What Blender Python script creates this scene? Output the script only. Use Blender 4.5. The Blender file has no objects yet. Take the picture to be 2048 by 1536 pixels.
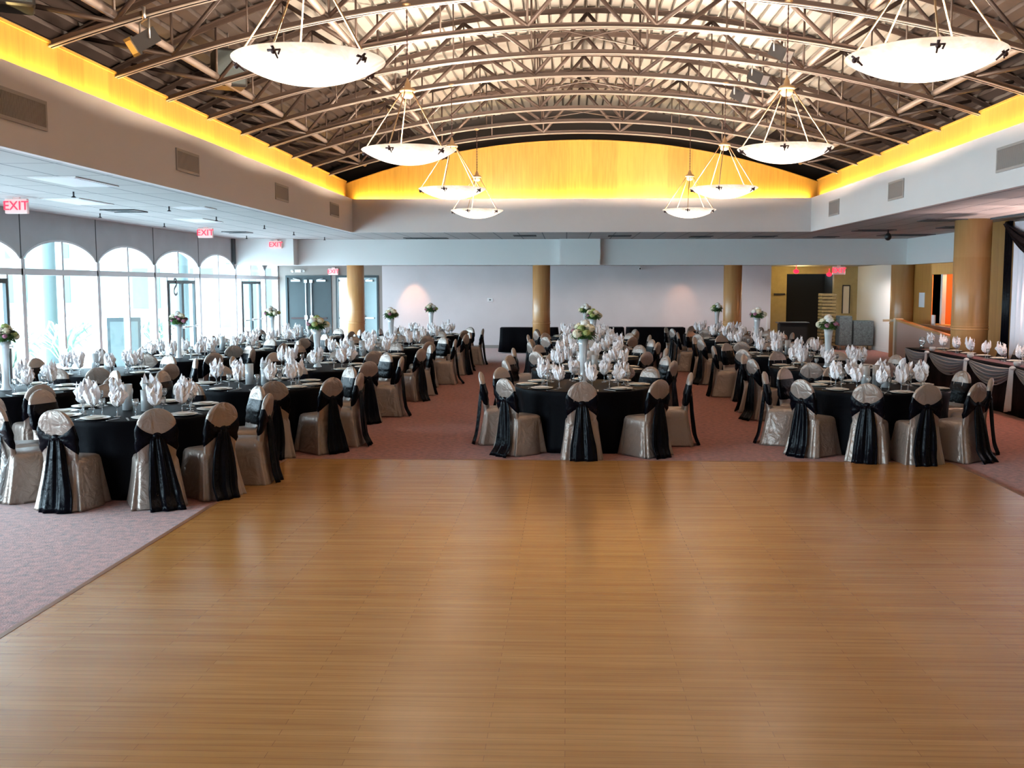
import bpy, math, random
from mathutils import Vector, Matrix, Quaternion
PI = math.pi
rnd = random.Random(7)
S = bpy.context.scene
COL = S.collection

# ------------------------------------------------------------------ mesh helper
class MB:
    def __init__(s): s.v = []; s.f = []; s.m = []; s.sm = []
    def add(s, vs, fs, mi=0, smooth=False):
        b = len(s.v); s.v += [tuple(p) for p in vs]
        for f in fs:
            s.f.append([b + i for i in f]); s.m.append(mi); s.sm.append(smooth)
        return s
    def box(s, x0, y0, z0, x1, y1, z1, mi=0):
        return s.add([(x0,y0,z0),(x1,y0,z0),(x1,y1,z0),(x0,y1,z0),(x0,y0,z1),(x1,y0,z1),(x1,y1,z1),(x0,y1,z1)],
              [(0,3,2,1),(4,5,6,7),(0,1,5,4),(1,2,6,5),(2,3,7,6),(3,0,4,7)], mi)
    def bev(s, x0, y0, z0, x1, y1, z1, b=.01, mi=0):
        # box with chamfered vertical edges and top edge
        def ring(d, z): 
            return [(x0+d+b,y0+d,z),(x1-d-b,y0+d,z),(x1-d,y0+d+b,z),(x1-d,y1-d-b,z),(x1-d-b,y1-d,z),(x0+d+b,y1-d,z),(x0+d,y1-d-b,z),(x0+d,y0+d+b,z)]
        return s.loft([ring(b,z0),ring(0,z0+b),ring(0,z1-b),ring(b,z1)], True, True, mi, False)
    def loft(s, rings, cap0=True, cap1=True, mi=0, smooth=True, closed=True):
        n = len(rings[0]); vs = []; fs = []
        for r in rings: vs += r
        for k in range(len(rings)-1):
            for i in range(n if closed else n-1):
                j = (i+1) % n
                fs.append((k*n+i, k*n+j, (k+1)*n+j, (k+1)*n+i))
        if closed and cap0: fs.append(tuple(reversed(range(n))))
        if closed and cap1: fs.append(tuple((len(rings)-1)*n+i for i in range(n)))
        return s.add(vs, fs, mi, smooth)
    def tube(s, a, b, r, n=8, r2=None, mi=0, smooth=True):
        a = Vector(a); b = Vector(b); d = (b-a).normalized(); r2 = r if r2 is None else r2
        u = d.orthogonal().normalized(); w = d.cross(u)
        R = [[a + (u*math.cos(2*PI*i/n) + w*math.sin(2*PI*i/n))*r for i in range(n)],
             [b + (u*math.cos(2*PI*i/n) + w*math.sin(2*PI*i/n))*r2 for i in range(n)]]
        return s.loft(R, True, True, mi, smooth)
    def path(s, pts, r, n=6, mi=0):
        P = [Vector(p) for p in pts]; rings = []
        up = None
        for i, p in enumerate(P):
            d = (P[min(i+1,len(P)-1)] - P[max(i-1,0)]).normalized()
            if up is None: up = d.orthogonal().normalized()
            u = (up - d*up.dot(d)).normalized(); up = u; w = d.cross(u)
            rr = r[i] if isinstance(r, (list,tuple)) else r
            rings.append([p + (u*math.cos(2*PI*k/n)+w*math.sin(2*PI*k/n))*rr for k in range(n)])
        return s.loft(rings, True, True, mi, True)
    def lathe(s, prof, n=24, c=(0,0,0), mi=0, cap0=False, cap1=False, smooth=True):
        rings = [[(c[0]+r*math.cos(2*PI*i/n), c[1]+r*math.sin(2*PI*i/n), c[2]+z) for i in range(n)] for r, z in prof]
        return s.loft(rings, cap0, cap1, mi, smooth)
    def blob(s, c, rx, ry, rz, n=10, m=6, mi=0, jit=0, rr=None):
        rings = []
        for k in range(m+1):
            t = PI*(k+.02)/(m+.04); ring = []
            for i in range(n):
                a = 2*PI*i/n; q = 1 + (jit*(rr.random()-.5)*2 if jit else 0)
                ring.append((c[0]+rx*q*math.sin(t)*math.cos(a), c[1]+ry*q*math.sin(t)*math.sin(a), c[2]-rz*q*math.cos(t)))
            rings.append(ring)
        return s.loft(rings, True, True, mi, True)
    def mesh(s, name, mats):
        me = bpy.data.meshes.new(name); me.from_pydata(s.v, [], s.f)
        for m in (mats if isinstance(mats, (list,tuple)) else [mats]): me.materials.append(m)
        me.polygons.foreach_set('material_index', s.m); me.polygons.foreach_set('use_smooth', s.sm)
        me.update(); return me

def put(name, me, parent=None, loc=(0,0,0), rz=0):
    o = bpy.data.objects.new(name, me); COL.objects.link(o)
    o.parent = parent; o.location = loc; o.rotation_euler = (0,0,rz); return o
def obj(name, mb, mat, parent=None, loc=(0,0,0), rz=0): return put(name, mb.mesh(name, mat), parent, loc, rz)
def tag(o, label, cat, group=None):
    o['label'] = label; o['category'] = cat
    if group: o['group'] = group
    return o
def thing(name, label, cat, loc=(0,0,0), rz=0, group=None): return tag(put(name, None, None, loc, rz), label, cat, group)
def struct(name, mb, mat, loc=(0,0,0), rz=0):
    o = obj(name, mb, mat, None, loc, rz); o['kind'] = 'structure'; return o
def text(name, s, size, mat, parent, loc, rot, depth=.004):
    c = bpy.data.curves.new(name, 'FONT'); c.body = s; c.size = size; c.extrude = depth
    c.align_x = 'CENTER'; c.align_y = 'CENTER'; c.materials.append(mat)
    tmp = bpy.data.objects.new(name, c); COL.objects.link(tmp)
    me = bpy.data.meshes.new_from_object(tmp); bpy.data.objects.remove(tmp); me.name = name
    o = put(name, me, parent, loc); o.rotation_euler = rot
    return o

# ------------------------------------------------------------------ materials
class N:
    def __init__(s, name):
        s.mat = bpy.data.materials.new(name); s.mat.use_nodes = True
        s.t = s.mat.node_tree; s.b = s.t.nodes['Principled BSDF']; s.out = s.t.nodes['Material Output']
    def n(s, typ, **kw):
        x = s.t.nodes.new(typ)
        for k, v in kw.items():
            if k in x.inputs: x.inputs[k].default_value = v
            else: setattr(x, k, v)
        return x
    def l(s, a, ao, b, bi): s.t.links.new(a.outputs[ao], b.inputs[bi])
def c4(c): return (c[0], c[1], c[2], 1)
def mat(name, col, rough=.5, metal=0, spec=.5, sheen=0, bump=None, var=None, emit=None, es=0, coord='Object'):
    m = N(name); b = m.b
    b.inputs['Base Color'].default_value = c4(col); b.inputs['Roughness'].default_value = rough
    b.inputs['Metallic'].default_value = metal; b.inputs['Specular IOR Level'].default_value = spec
    if sheen: b.inputs['Sheen Weight'].default_value = sheen
    if emit: b.inputs['Emission Color'].default_value = c4(emit); b.inputs['Emission Strength'].default_value = es
    if bump or var: tc = m.n('ShaderNodeTexCoord')
    if bump:
        nz = m.n('ShaderNodeTexNoise', Scale=bump[0], Detail=3.0); m.l(tc, coord, nz, 'Vector')
        bp = m.n('ShaderNodeBump', Strength=bump[1], Distance=bump[2]); m.l(nz, 'Fac', bp, 'Height'); m.l(bp, 'Normal', b, 'Normal')
    if var:
        nz = m.n('ShaderNodeTexNoise', Scale=var[0], Detail=4.0); m.l(tc, coord, nz, 'Vector')
        cr = m.n('ShaderNodeValToRGB'); cr.color_ramp.elements[0].position = .3; cr.color_ramp.elements[1].position = .7
        cr.color_ramp.elements[0].color = c4([x*(1-var[1]) for x in col]); cr.color_ramp.elements[1].color = c4([min(1,x*(1+var[1])) for x in col])
        m.l(nz, 'Fac', cr, 'Fac'); m.l(cr, 'Color', b, 'Base Color')
    return m.mat

M = {}
M['wall'] = mat('painted_plaster', (.68,.635,.62), .8, var=(.6,.03))
M['wallback'] = mat('back_wall_vinyl', (.64,.60,.61), .85, var=(1.2,.04), bump=(60,.2,.003))
M['taupe'] = mat('taupe_paint', (.27,.24,.22), .7)
M['white'] = mat('white_paint', (.76,.77,.76), .6)
M['spandrel'] = mat('spandrel_grey', (.50,.54,.57), .7, var=(2,.05))
M['seam'] = mat('dark_seam', (.05,.07,.08), .6)
M['alu'] = mat('silver_mullion', (.72,.75,.78), .45, .2)
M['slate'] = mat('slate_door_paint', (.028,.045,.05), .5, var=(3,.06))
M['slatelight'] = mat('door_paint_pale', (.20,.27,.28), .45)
M['steel'] = mat('truss_steel', (.052,.035,.030), .5, .15, var=(3,.15))
M['chord'] = mat('truss_flange_paint', (.27,.235,.215), .45, .2)
M['tube'] = mat('pale_tube_steel', (.16,.125,.11), .5, .15)
M['dark'] = mat('black_metal', (.015,.015,.017), .4)
M['brass'] = mat('aged_brass', (.45,.30,.17), .4, .7)
M['bronze'] = mat('dark_bronze', (.06,.03,.03), .45, .5)
M['silver'] = mat('brushed_steel', (.55,.55,.55), .3, .9)
M['black'] = mat('black_tablecloth', (.0022,.0022,.0038), .55, spec=.06, bump=(18,.35,.01))
M['sash'] = mat('black_satin', (.002,.002,.004), .27, spec=.09, bump=(22,.5,.012))
M['plate'] = mat('porcelain_cream', (.80,.74,.66), .25)
M['napkin'] = mat('white_napkin', (.92,.87,.88), .75, bump=(70,.5,.006))
M['silverfab'] = mat('silver_swag_satin', (.22,.22,.235), .42, spec=.5, bump=(20,.3,.01))
M['ribbon'] = mat('pale_silver_ribbon', (.55,.56,.58), .35, bump=(14,.4,.01))
M['granite'] = mat('grey_granite', (.16,.17,.18), .25, var=(60,.5))
M['grille'] = mat('vent_louver', (.34,.31,.29), .5)
M['grillegap'] = mat('vent_shadow_gap', (.10,.09,.09), .8)
M['paper'] = mat('paper', (.8,.82,.84), .7)
M['pinkwall'] = mat('pink_beige_paint', (.50,.33,.27), .7)
M['cream'] = mat('cream_paint', (.62,.54,.42), .6)
M['yellowwall'] = mat('ochre_wall', (.36,.28,.13), .8, var=(6,.08))
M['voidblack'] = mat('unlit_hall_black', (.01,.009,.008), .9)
M['trolley'] = mat('trolley_cover', (.10,.13,.14), .7, var=(30,.4))
M['stack'] = mat('brown_stack', (.22,.16,.06), .6, var=(8,.25))
M['leaf'] = mat('leaf_green', (.045,.12,.025), .55, var=(30,.45))
M['petal_cream'] = mat('petal_cream', (.78,.70,.52), .6, var=(60,.15))
M['petal_white'] = mat('petal_white', (.80,.78,.74), .6, var=(60,.1))
M['petal_pink'] = mat('petal_mauve', (.42,.16,.24), .6, var=(60,.3))
M['petal_lime'] = mat('petal_lime', (.38,.44,.15), .6, var=(60,.2))
M['concrete'] = mat('pale_concrete', (.75,.77,.76), .9, var=(1,.05))
M['extwall'] = mat('exterior_pale_render', (.10,.13,.13), .9)
M['extglass'] = mat('exterior_teal_glass', (.03,.075,.075), .3)
M['shrub'] = mat('shrub_green', (.30,.46,.36), .7, var=(9,.4))
M['whitedrape'] = mat('white_voile', (.80,.78,.84), .8)
M['orange'] = mat('orange_room_wall', (.50,.15,.03), .7)
M['redglow'] = mat('exit_red_glow', (.6,.01,.02), .5, emit=(1,.015,.05), es=1.5)
M['signface'] = mat('exit_sign_face', (.75,.62,.58), .5, emit=(1,.45,.45), es=.12)
M['lamplens'] = mat('recessed_lamp_lens', (.8,.8,.8), .5, emit=(1,.95,.85), es=3)
M['candle'] = mat('candle_wax', (.85,.83,.78), .5)
M['tilegap'] = M['seam']

def satin(name, col, pleat=0):
    m = N(name); b = m.b
    b.inputs['Base Color'].default_value = c4(col); b.inputs['Roughness'].default_value = .38
    b.inputs['Specular IOR Level'].default_value = .6; b.inputs['Metallic'].default_value = .4
    tc = m.n('ShaderNodeTexCoord')
    n1 = m.n('ShaderNodeTexNoise', Scale=7.0, Detail=3.0, Distortion=1.2); m.l(tc, 'Object', n1, 'Vector')
    bp = m.n('ShaderNodeBump', Strength=.7, Distance=.03); m.l(n1, 'Fac', bp, 'Height')
    n2 = m.n('ShaderNodeTexNoise', Scale=45.0, Detail=2.0); m.l(tc, 'Object', n2, 'Vector')
    b2 = m.n('ShaderNodeBump', Strength=.25, Distance=.004); m.l(n2, 'Fac', b2, 'Height'); m.l(bp, 'Normal', b2, 'Normal')
    m.l(b2, 'Normal', b, 'Normal'); return m.mat
M['cover'] = satin('silver_satin', (.30,.235,.20))

def glass(name, tint=(1,1,1), refl=1.0, base=.04, opac=0, body=(.9,.95,1)):
    m = N(name); t = m.t; t.nodes.remove(m.b)
    tr = m.n('ShaderNodeBsdfTransparent'); tr.inputs['Color'].default_value = c4(tint)
    gl = m.n('ShaderNodeBsdfGlossy', Roughness=.06)
    lw = m.n('ShaderNodeLayerWeight', Blend=.35)
    mr = m.n('ShaderNodeMapRange'); mr.inputs['To Min'].default_value = base; mr.inputs['To Max'].default_value = refl
    m.l(lw, 'Fresnel', mr, 'Value')
    mx = m.n('ShaderNodeMixShader'); m.l(mr, 'Result', mx, 'Fac'); m.l(tr, 0, mx, 1); m.l(gl, 0, mx, 2)
    last = mx
    if opac:
        df = m.n('ShaderNodeBsdfDiffuse'); df.inputs['Color'].default_value = c4(body)
        m2 = m.n('ShaderNodeMixShader'); m2.inputs['Fac'].default_value = opac
        m.l(mx, 0, m2, 1); m.l(df, 0, m2, 2); last = m2
    m.l(last, 0, m.out, 'Surface'); return m.mat
M['pane'] = glass('window_glass', (.93,.98,.98), .6, .03)
M['glass'] = glass('drinking_glass', (.985,.99,1), .95, .14, .10, (1,1,1))
M['vase'] = glass('vase_glass', (.97,.985,1), .95, .14, .36, (1,1,1))

def wood_floor():
    m = N('maple_strip_floor'); b = m.b
    tc = m.n('ShaderNodeTexCoord')
    br = m.n('ShaderNodeTexBrick', offset=.37, offset_frequency=2)
    br.inputs['Scale'].default_value = 1; br.inputs['Brick Width'].default_value = .95; br.inputs['Row Height'].default_value = .057
    br.inputs['Mortar Size'].default_value = .0012; br.inputs['Mortar Smooth'].default_value = .3
    br.inputs['Color1'].default_value = c4((.46,.215,.062)); br.inputs['Color2'].default_value = c4((.53,.265,.085)); br.inputs['Mortar'].default_value = c4((.20,.085,.03))
    m.l(tc, 'Object', br, 'Vector')
    mp = m.n('ShaderNodeMapping'); mp.inputs['Scale'].default_value = (1.2, 26, 1); m.l(tc, 'Object', mp, 'Vector')
    nz = m.n('ShaderNodeTexNoise', Scale=1.0, Detail=5.0); m.l(mp, 'Vector', nz, 'Vector')
    cr = m.n('ShaderNodeValToRGB'); cr.color_ramp.elements[0].position = .30; cr.color_ramp.elements[1].position = .62
    cr.color_ramp.elements[0].color = c4((.74,.68,.60)); cr.color_ramp.elements[1].color = (1,1,1,1)
    m.l(nz, 'Fac', cr, 'Fac')
    mx = m.n('ShaderNodeMix', data_type='RGBA', blend_type='MULTIPLY'); mx.inputs[0].default_value = .8
    m.l(br, 'Color', mx, 6); m.l(cr, 'Color', mx, 7); m.l(mx, 2, b, 'Base Color')
    b.inputs['Roughness'].default_value = .27; b.inputs['Specular IOR Level'].default_value = .5
    b.inputs['Coat Weight'].default_value = .22; b.inputs['Coat Roughness'].default_value = .16
    bp = m.n('ShaderNodeBump', Strength=.15, Distance=.002); m.l(nz, 'Fac', bp, 'Height'); m.l(bp, 'Normal', b, 'Normal')
    return m.mat
M['maple'] = wood_floor()
def panel_wood(name, c1, c2, axis, pitch, rough=.4):
    # veneer panels: broad vertical boards with their own tone and fine vertical grain
    m = N(name); b = m.b; tc = m.n('ShaderNodeTexCoord'); sp = m.n('ShaderNodeSeparateXYZ'); m.l(tc, 'Object', sp, 'Vector')
    dv = m.n('ShaderNodeMath', operation='DIVIDE'); m.l(sp, axis, dv, 0); dv.inputs[1].default_value = pitch
    fl = m.n('ShaderNodeMath', operation='FLOOR'); m.l(dv, 0, fl, 0)
    wn = m.n('ShaderNodeTexWhiteNoise', noise_dimensions='1D'); m.l(fl, 0, wn, 'W')
    mp = m.n('ShaderNodeMapping'); mp.inputs['Scale'].default_value = (14,14,1.2); m.l(tc, 'Object', mp, 'Vector')
    nz = m.n('ShaderNodeTexNoise', Scale=1.5, Detail=4.0); m.l(mp, 'Vector', nz, 'Vector')
    ad = m.n('ShaderNodeMath', operation='MULTIPLY_ADD'); m.l(wn, 'Value', ad, 0); ad.inputs[1].default_value = .5; m.l(nz, 'Fac', ad, 2)
    cr = m.n('ShaderNodeValToRGB'); cr.color_ramp.elements[0].position = .35; cr.color_ramp.elements[1].position = 1.0
    cr.color_ramp.elements[0].color = c4(c1); cr.color_ramp.elements[1].color = c4(c2)
    m.l(ad, 0, cr, 'Fac'); m.l(cr, 'Color', b, 'Base Color'); b.inputs['Roughness'].default_value = rough
    return m.mat
M['coveX'] = panel_wood('cove_veneer_back', (.30,.155,.022), (.42,.235,.038), 'X', .62)
M['coveY'] = panel_wood('cove_veneer_side', (.30,.155,.022), (.42,.235,.038), 'Y', .62)
M['amber'] = panel_wood('amber_panelling', (.40,.19,.045), (.52,.27,.07), 'Y', 1.2, .35)
_c = panel_wood('column_veneer', (.50,.24,.085), (.57,.30,.115), 'Z', 1.3, .16)

_t = _c.node_tree; _b = _t.nodes['Principled BSDF']; _g = _t.nodes.new('ShaderNodeTangent'); _g.direction_type = 'RADIAL'; _g.axis = 'Z'
_t.links.new(_g.outputs[0], _b.inputs['Tangent']); _b.inputs['Anisotropic'].default_value = .85; _b.inputs['Anisotropic Rotation'].default_value = .25; _b.inputs['Roughness'].default_value = .26; _b.inputs['Specular IOR Level'].default_value = .8
M['column'] = _c
def carpet():
    m = N('loop_carpet'); b = m.b; tc = m.n('ShaderNodeTexCoord')
    nz = m.n('ShaderNodeTexNoise', Scale=90.0, Detail=3.0); m.l(tc, 'Object', nz, 'Vector')
    n2 = m.n('ShaderNodeTexNoise', Scale=16.0, Detail=5.0); m.l(tc, 'Object', n2, 'Vector')
    mx = m.n('ShaderNodeMath', operation='MULTIPLY_ADD'); m.l(nz, 'Fac', mx, 0); mx.inputs[1].default_value = .65; m.l(n2, 'Fac', mx, 2)
    cr = m.n('ShaderNodeValToRGB'); e = cr.color_ramp.elements
    e[0].position = .55; e[0].color = c4((.070,.013,.011)); e[1].position = 1.05; e[1].color = c4((.38,.115,.08))
    m.l(mx, 0, cr, 'Fac'); m.l(cr, 'Color', b, 'Base Color'); b.inputs['Roughness'].default_value = .95
    b.inputs['Sheen Weight'].default_value = .3; b.inputs['Specular IOR Level'].default_value = .2
    bp = m.n('ShaderNodeBump', Strength=.5, Distance=.01); m.l(nz, 'Fac', bp, 'Height'); m.l(bp, 'Normal', b, 'Normal')
    return m.mat
M['carpet'] = carpet()
def tiles():
    m = N('acoustic_ceiling_tiles'); b = m.b; tc = m.n('ShaderNodeTexCoord')
    br = m.n('ShaderNodeTexBrick', offset=0.0)
    br.inputs['Scale'].default_value = 1; br.inputs['Brick Width'].default_value = .61; br.inputs['Row Height'].default_value = 1.22
    br.inputs['Mortar Size'].default_value = .016; br.inputs['Mortar Smooth'].default_value = .1
    br.inputs['Color1'].default_value = c4((.43,.43,.425)); br.inputs['Color2'].default_value = c4((.40,.40,.395)); br.inputs['Mortar'].default_value = c4((.17,.18,.19))
    m.l(tc, 'Object', br, 'Vector'); m.l(br, 'Color', b, 'Base Color'); b.inputs['Roughness'].default_value = .85
    bp = m.n('ShaderNodeBump', Strength=.4, Distance=.01); bp.invert = True; m.l(br, 'Fac', bp, 'Height'); m.l(bp, 'Normal', b, 'Normal')
    return m.mat
M['tiles'] = tiles()
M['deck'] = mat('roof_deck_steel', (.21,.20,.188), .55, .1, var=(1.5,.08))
M['deckside'] = mat('roof_deck_dark_brown', (.032,.022,.020), .55, .1, var=(1.5,.2))  # darker brown for the outer strips of the roof deck
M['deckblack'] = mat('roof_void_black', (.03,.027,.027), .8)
def bowl_mat():
    m = N('alabaster_glass'); t = m.t; t.nodes.remove(m.b); tc = m.n('ShaderNodeTexCoord')
    nz = m.n('ShaderNodeTexNoise', Scale=4.0, Detail=6.0, Distortion=2.0); m.l(tc, 'Object', nz, 'Vector')
    cr = m.n('ShaderNodeValToRGB'); cr.color_ramp.elements[0].position = .35; cr.color_ramp.elements[1].position = .65
    cr.color_ramp.elements[0].color = c4((.80,.62,.50)); cr.color_ramp.elements[1].color = c4((.95,.86,.76)); m.l(nz, 'Fac', cr, 'Fac')
    tl = m.n('ShaderNodeBsdfTranslucent'); tl.inputs['Color'].default_value = c4((.007,.0055,.0038))
    df = m.n('ShaderNodeBsdfDiffuse'); m.l(cr, 'Color', df, 'Color')
    mx = m.n('ShaderNodeMixShader'); mx.inputs['Fac'].default_value = .45; m.l(tl, 0, mx, 1); m.l(df, 0, mx, 2)
    em = m.n('ShaderNodeEmission'); m.l(cr, 'Color', em, 'Color'); sz = m.n('ShaderNodeSeparateXYZ'); m.l(tc, 'Object', sz, 'Vector')
    mr = m.n('ShaderNodeMapRange'); mr.inputs['From Min'].default_value = .01; mr.inputs['From Max'].default_value = -.15; mr.inputs['To Min'].default_value = .44; mr.inputs['To Max'].default_value = 1.9; m.l(sz, 'Z', mr, 'Value'); m.l(mr, 'Result', em, 'Strength')
    ad = m.n('ShaderNodeAddShader'); m.l(mx, 0, ad, 0); m.l(em, 0, ad, 1); m.l(ad, 0, m.out, 'Surface'); return m.mat
M['bowl'] = bowl_mat()

# ------------------------------------------------------------------ camera
F, PX, PY, VX, VY, H = 2050.0, 1060.0, 768.0, 1133.0, 570.0, 2.05
cd = Vector(((VX-PX)/F, -(VY-PY)/F, -1)).normalized()
yaw = math.asin(cd.x); pit = math.atan2(cd.y, -cd.z)
cam = bpy.data.cameras.new('camera'); co = bpy.data.objects.new('camera', cam); COL.objects.link(co)
co.location = (0,0,H); co.rotation_euler = (PI/2 - pit, 0, yaw)
cam.sensor_fit = 'HORIZONTAL'; cam.sensor_width = 36; cam.lens = 36*F/2048; cam.shift_x = -(PX-1024)/2048
cam.clip_end = 400; S.camera = co

# ------------------------------------------------------------------ room dimensions
ZC = 3.35; ZB = 2.62; XW = -9.43; YB = 33.35; XL, XR, YX = -5.32, 5.97, 25.57
ZG = 4.17; SET = .10; Y0 = -7.0; XA = 9.78; XS = 8.9; YBEAM = 29.45
def chord(x): return 5.50 - .92*((x-.33)/5.78)**2
def woodtop(x): return 5.58 - 1.0*((x-.33)/5.73)**2

# floor
struct('floor', MB().box(XW-.4, Y0, -.3, 11.6, 36.5, 0), M['carpet'])
dfl = MB().box(-3.27, -3.2, 0, 4.42, 11.82, .012)
o = struct('floor', dfl, M['maple'])
tr = MB()
tr.box(-3.31,-3.2,0,-3.27,11.86,.014); tr.box(4.42,-3.2,0,4.46,11.86,.014); tr.box(-3.27,11.82,0,4.42,11.86,.014)
struct('trim_1', tr, mat('floor_edge_strip', (.22,.10,.05), .5))

# suspended low ceilings
lc = MB()
lc.box(XW-.2, Y0, ZC, XL-.08, YBEAM+.4, ZC+.1); lc.box(XR+.08, Y0, ZC, XA+.3, YBEAM+.4, ZC+.1); lc.box(XL-.08, YX+.08, ZC, XR+.08, YBEAM+.4, ZC+.1)
struct('ceiling', lc, M['tiles'])
struct('ceiling', MB().box(XW-.2, YBEAM+.2, ZB+.05, 11.6, 36.5, ZB+.15), M['tiles'])
# bulkhead box round the raised vault
bk = MB()
bk.box(XL-.08, Y0, ZC-.0, XL, YX, ZG); bk.box(XL-.08, YX, ZC, XR+.08, YX+.08, ZG); bk.box(XR, Y0, ZC, XR+.08, YX, ZG)
struct('wall_bulkhead', bk, M['wall'])
struct('trim_9', MB().box(8.25, Y0, ZC-.035, 8.31, 20.5, ZC), M['seam'])
# trough and lit veneer band
tg = MB()
tg.box(XL-.08-SET, Y0, ZG-.16, XL-.08, YX+.08, ZG-.14); tg.box(XR+.08, Y0, ZG-.16, XR+.08+SET, YX+.08, ZG-.14)
tg.box(XL-.08-SET, YX+.08, ZG-.16, XR+.08+SET, YX+.08+SET, ZG-.14)
struct('trim_2', tg, M['wall'])
XLW, XRW, YWB = XL-.08-SET, XR+.08+SET, YX+.08+SET
sd = MB(); sd.box(XLW-.04, Y0, ZG-.16, XLW, YWB, 4.60); sd.box(XRW, Y0, ZG-.16, XRW+.04, YWB, 4.60)
struct('wall_cove_side', sd, M['coveY'])
bw = MB(); n = 48; xs = [XLW-.04+(XRW-XLW+.08)*i/n for i in range(n+1)]
rings = [[(x, YWB, ZG-.16), (x, YWB+.04, ZG-.16), (x, YWB+.04, woodtop(x)), (x, YWB, woodtop(x))] for x in xs]
bw.loft(rings, True, True, 0, False); struct('wall_cove_back', bw, M['coveX'])
cp = MB(); cp.box(XLW-.06, Y0, 4.60, XLW+.02, YWB, 4.63); cp.box(XRW-.02, Y0, 4.60, XRW+.06, YWB, 4.63)
cp.loft([[(x,YWB-.02,woodtop(x)),(x,YWB+.06,woodtop(x)),(x,YWB+.06,woodtop(x)+.03),(x,YWB-.02,woodtop(x)+.03)] for x in xs], True, True, 0, False)
struct('trim_3', cp, M['coveY'])
# roof deck: ribbed steel, barrel vaulted
def deckz(x): return 6.62 - 1.75*((x-.33)/6.9)**2
dk = MB(); prof = []; x = -7.87
while x < 8.4:
    for dx, dz in ((0,0),(.135,0),(.145,.06),(.190,.06)): prof.append((x+dx, deckz(x+dx)+dz))
    x += .2
for ya, yb in ((Y0, 30.5),):
    for p_, m_, in ((prof, 0),):
        q = len(p_)
        dk.add([(px, yy, pz) for yy in (ya, yb) for px, pz in p_], [(i, i+1, q+i+1, q+i) for i in range(q-1)])
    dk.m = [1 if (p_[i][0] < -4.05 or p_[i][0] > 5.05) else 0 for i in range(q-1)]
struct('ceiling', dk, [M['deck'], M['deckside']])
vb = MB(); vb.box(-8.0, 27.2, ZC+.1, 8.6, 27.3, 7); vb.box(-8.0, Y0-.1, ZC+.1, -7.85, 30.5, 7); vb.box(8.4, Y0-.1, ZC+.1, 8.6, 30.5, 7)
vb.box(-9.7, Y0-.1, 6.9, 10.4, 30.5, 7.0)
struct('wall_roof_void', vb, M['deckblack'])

# back and side walls
w = MB(); w.box(-6.0, YB, 0, 6.57, YB+.2, ZB+.05); struct('wall_back', w, M['wallback'])
w = MB()  # taupe door wall, pieces round the two double door openings
w.box(XW-.2, YB, 2.35, -6.0, YB+.2, ZB+.05); w.box(XW-.2, YB, 0, -9.17, YB+.2, 2.35); w.box(-7.67, YB, 0, -7.52, YB+.2, 2.35); w.box(-6.12, YB, 0, -6.0, YB+.2, 2.35)
struct('wall_doors', w, M['taupe'])
w = MB(); w.box(XS, Y0, 0, XS+.2, 22.8, ZC+.1); w.box(XS, 22.8, 0, XA+.2, 23.0, ZC+.1)
struct('wall_right', w, M['amber'])
w = MB(); hy0, hy1, hz0, hz1 = 24.4, 27.85, 1.02, 2.33
w.box(XA, 23.0, 0, XA+.25, hy0, ZB+.05); w.box(XA, hy1, 0, XA+.25, YBEAM+.6, ZB+.05); w.box(XA, hy0, 0, XA+.25, hy1, hz0); w.box(XA, hy0, hz1, XA+.25, hy1, ZB+.05)
struct('wall_right_panelled', w, M['amber'])
w = MB(); w.box(XA, YBEAM+.6, 0, XA+.2, 36, ZB+.05); struct('wall_right_hall', w, M['white'])
w = MB(); w.box(6.37, YB+.2, 0, 6.57, 35, ZB+.05); w.box(6.57, 35, 0, 7.42, 35.2, ZB+.05); w.box(7.42, 35, 2.42, 9.0, 35.2, ZB+.05); w.box(9.0, 35, 0, XA, 35.2, ZB+.05)
struct('wall_hall_end', w, M['yellowwall'])
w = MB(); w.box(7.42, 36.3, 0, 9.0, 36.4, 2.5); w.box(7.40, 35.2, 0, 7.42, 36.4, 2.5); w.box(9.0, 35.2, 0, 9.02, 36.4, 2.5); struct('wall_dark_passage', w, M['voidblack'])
w = MB(); w.box(XW-.4, Y0-.2, 0, 11.6, Y0, 7.0); struct('wall_behind', w, M['wall'])
# beams
w = MB(); w.box(XW, 28.95, ZB, -7.72, 29.8, ZC); w.box(-7.72, YBEAM, ZB, -.2, 29.8, ZC); w.box(-.2, YBEAM-.18, ZB, .95, 29.8, ZC); w.box(.95, YBEAM+.06, ZB, 9.6, 29.8, ZC)
struct('wall_beam_back', w, M['white'])
w = MB(); w.box(9.6, 23.0, ZB, XA+.1, 29.8, ZC); struct('wall_beam_side', w, M['white'])
# skirting
w = MB(); w.box(-5.99, YB-.015, 0, 6.57, YB, .10); struct('baseboard_back', w, M['taupe'])
w = MB(); w.box(XA-.015, YBEAM+.8, 0, XA, 35, .10); struct('baseboard_right', w, M['white'])

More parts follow.
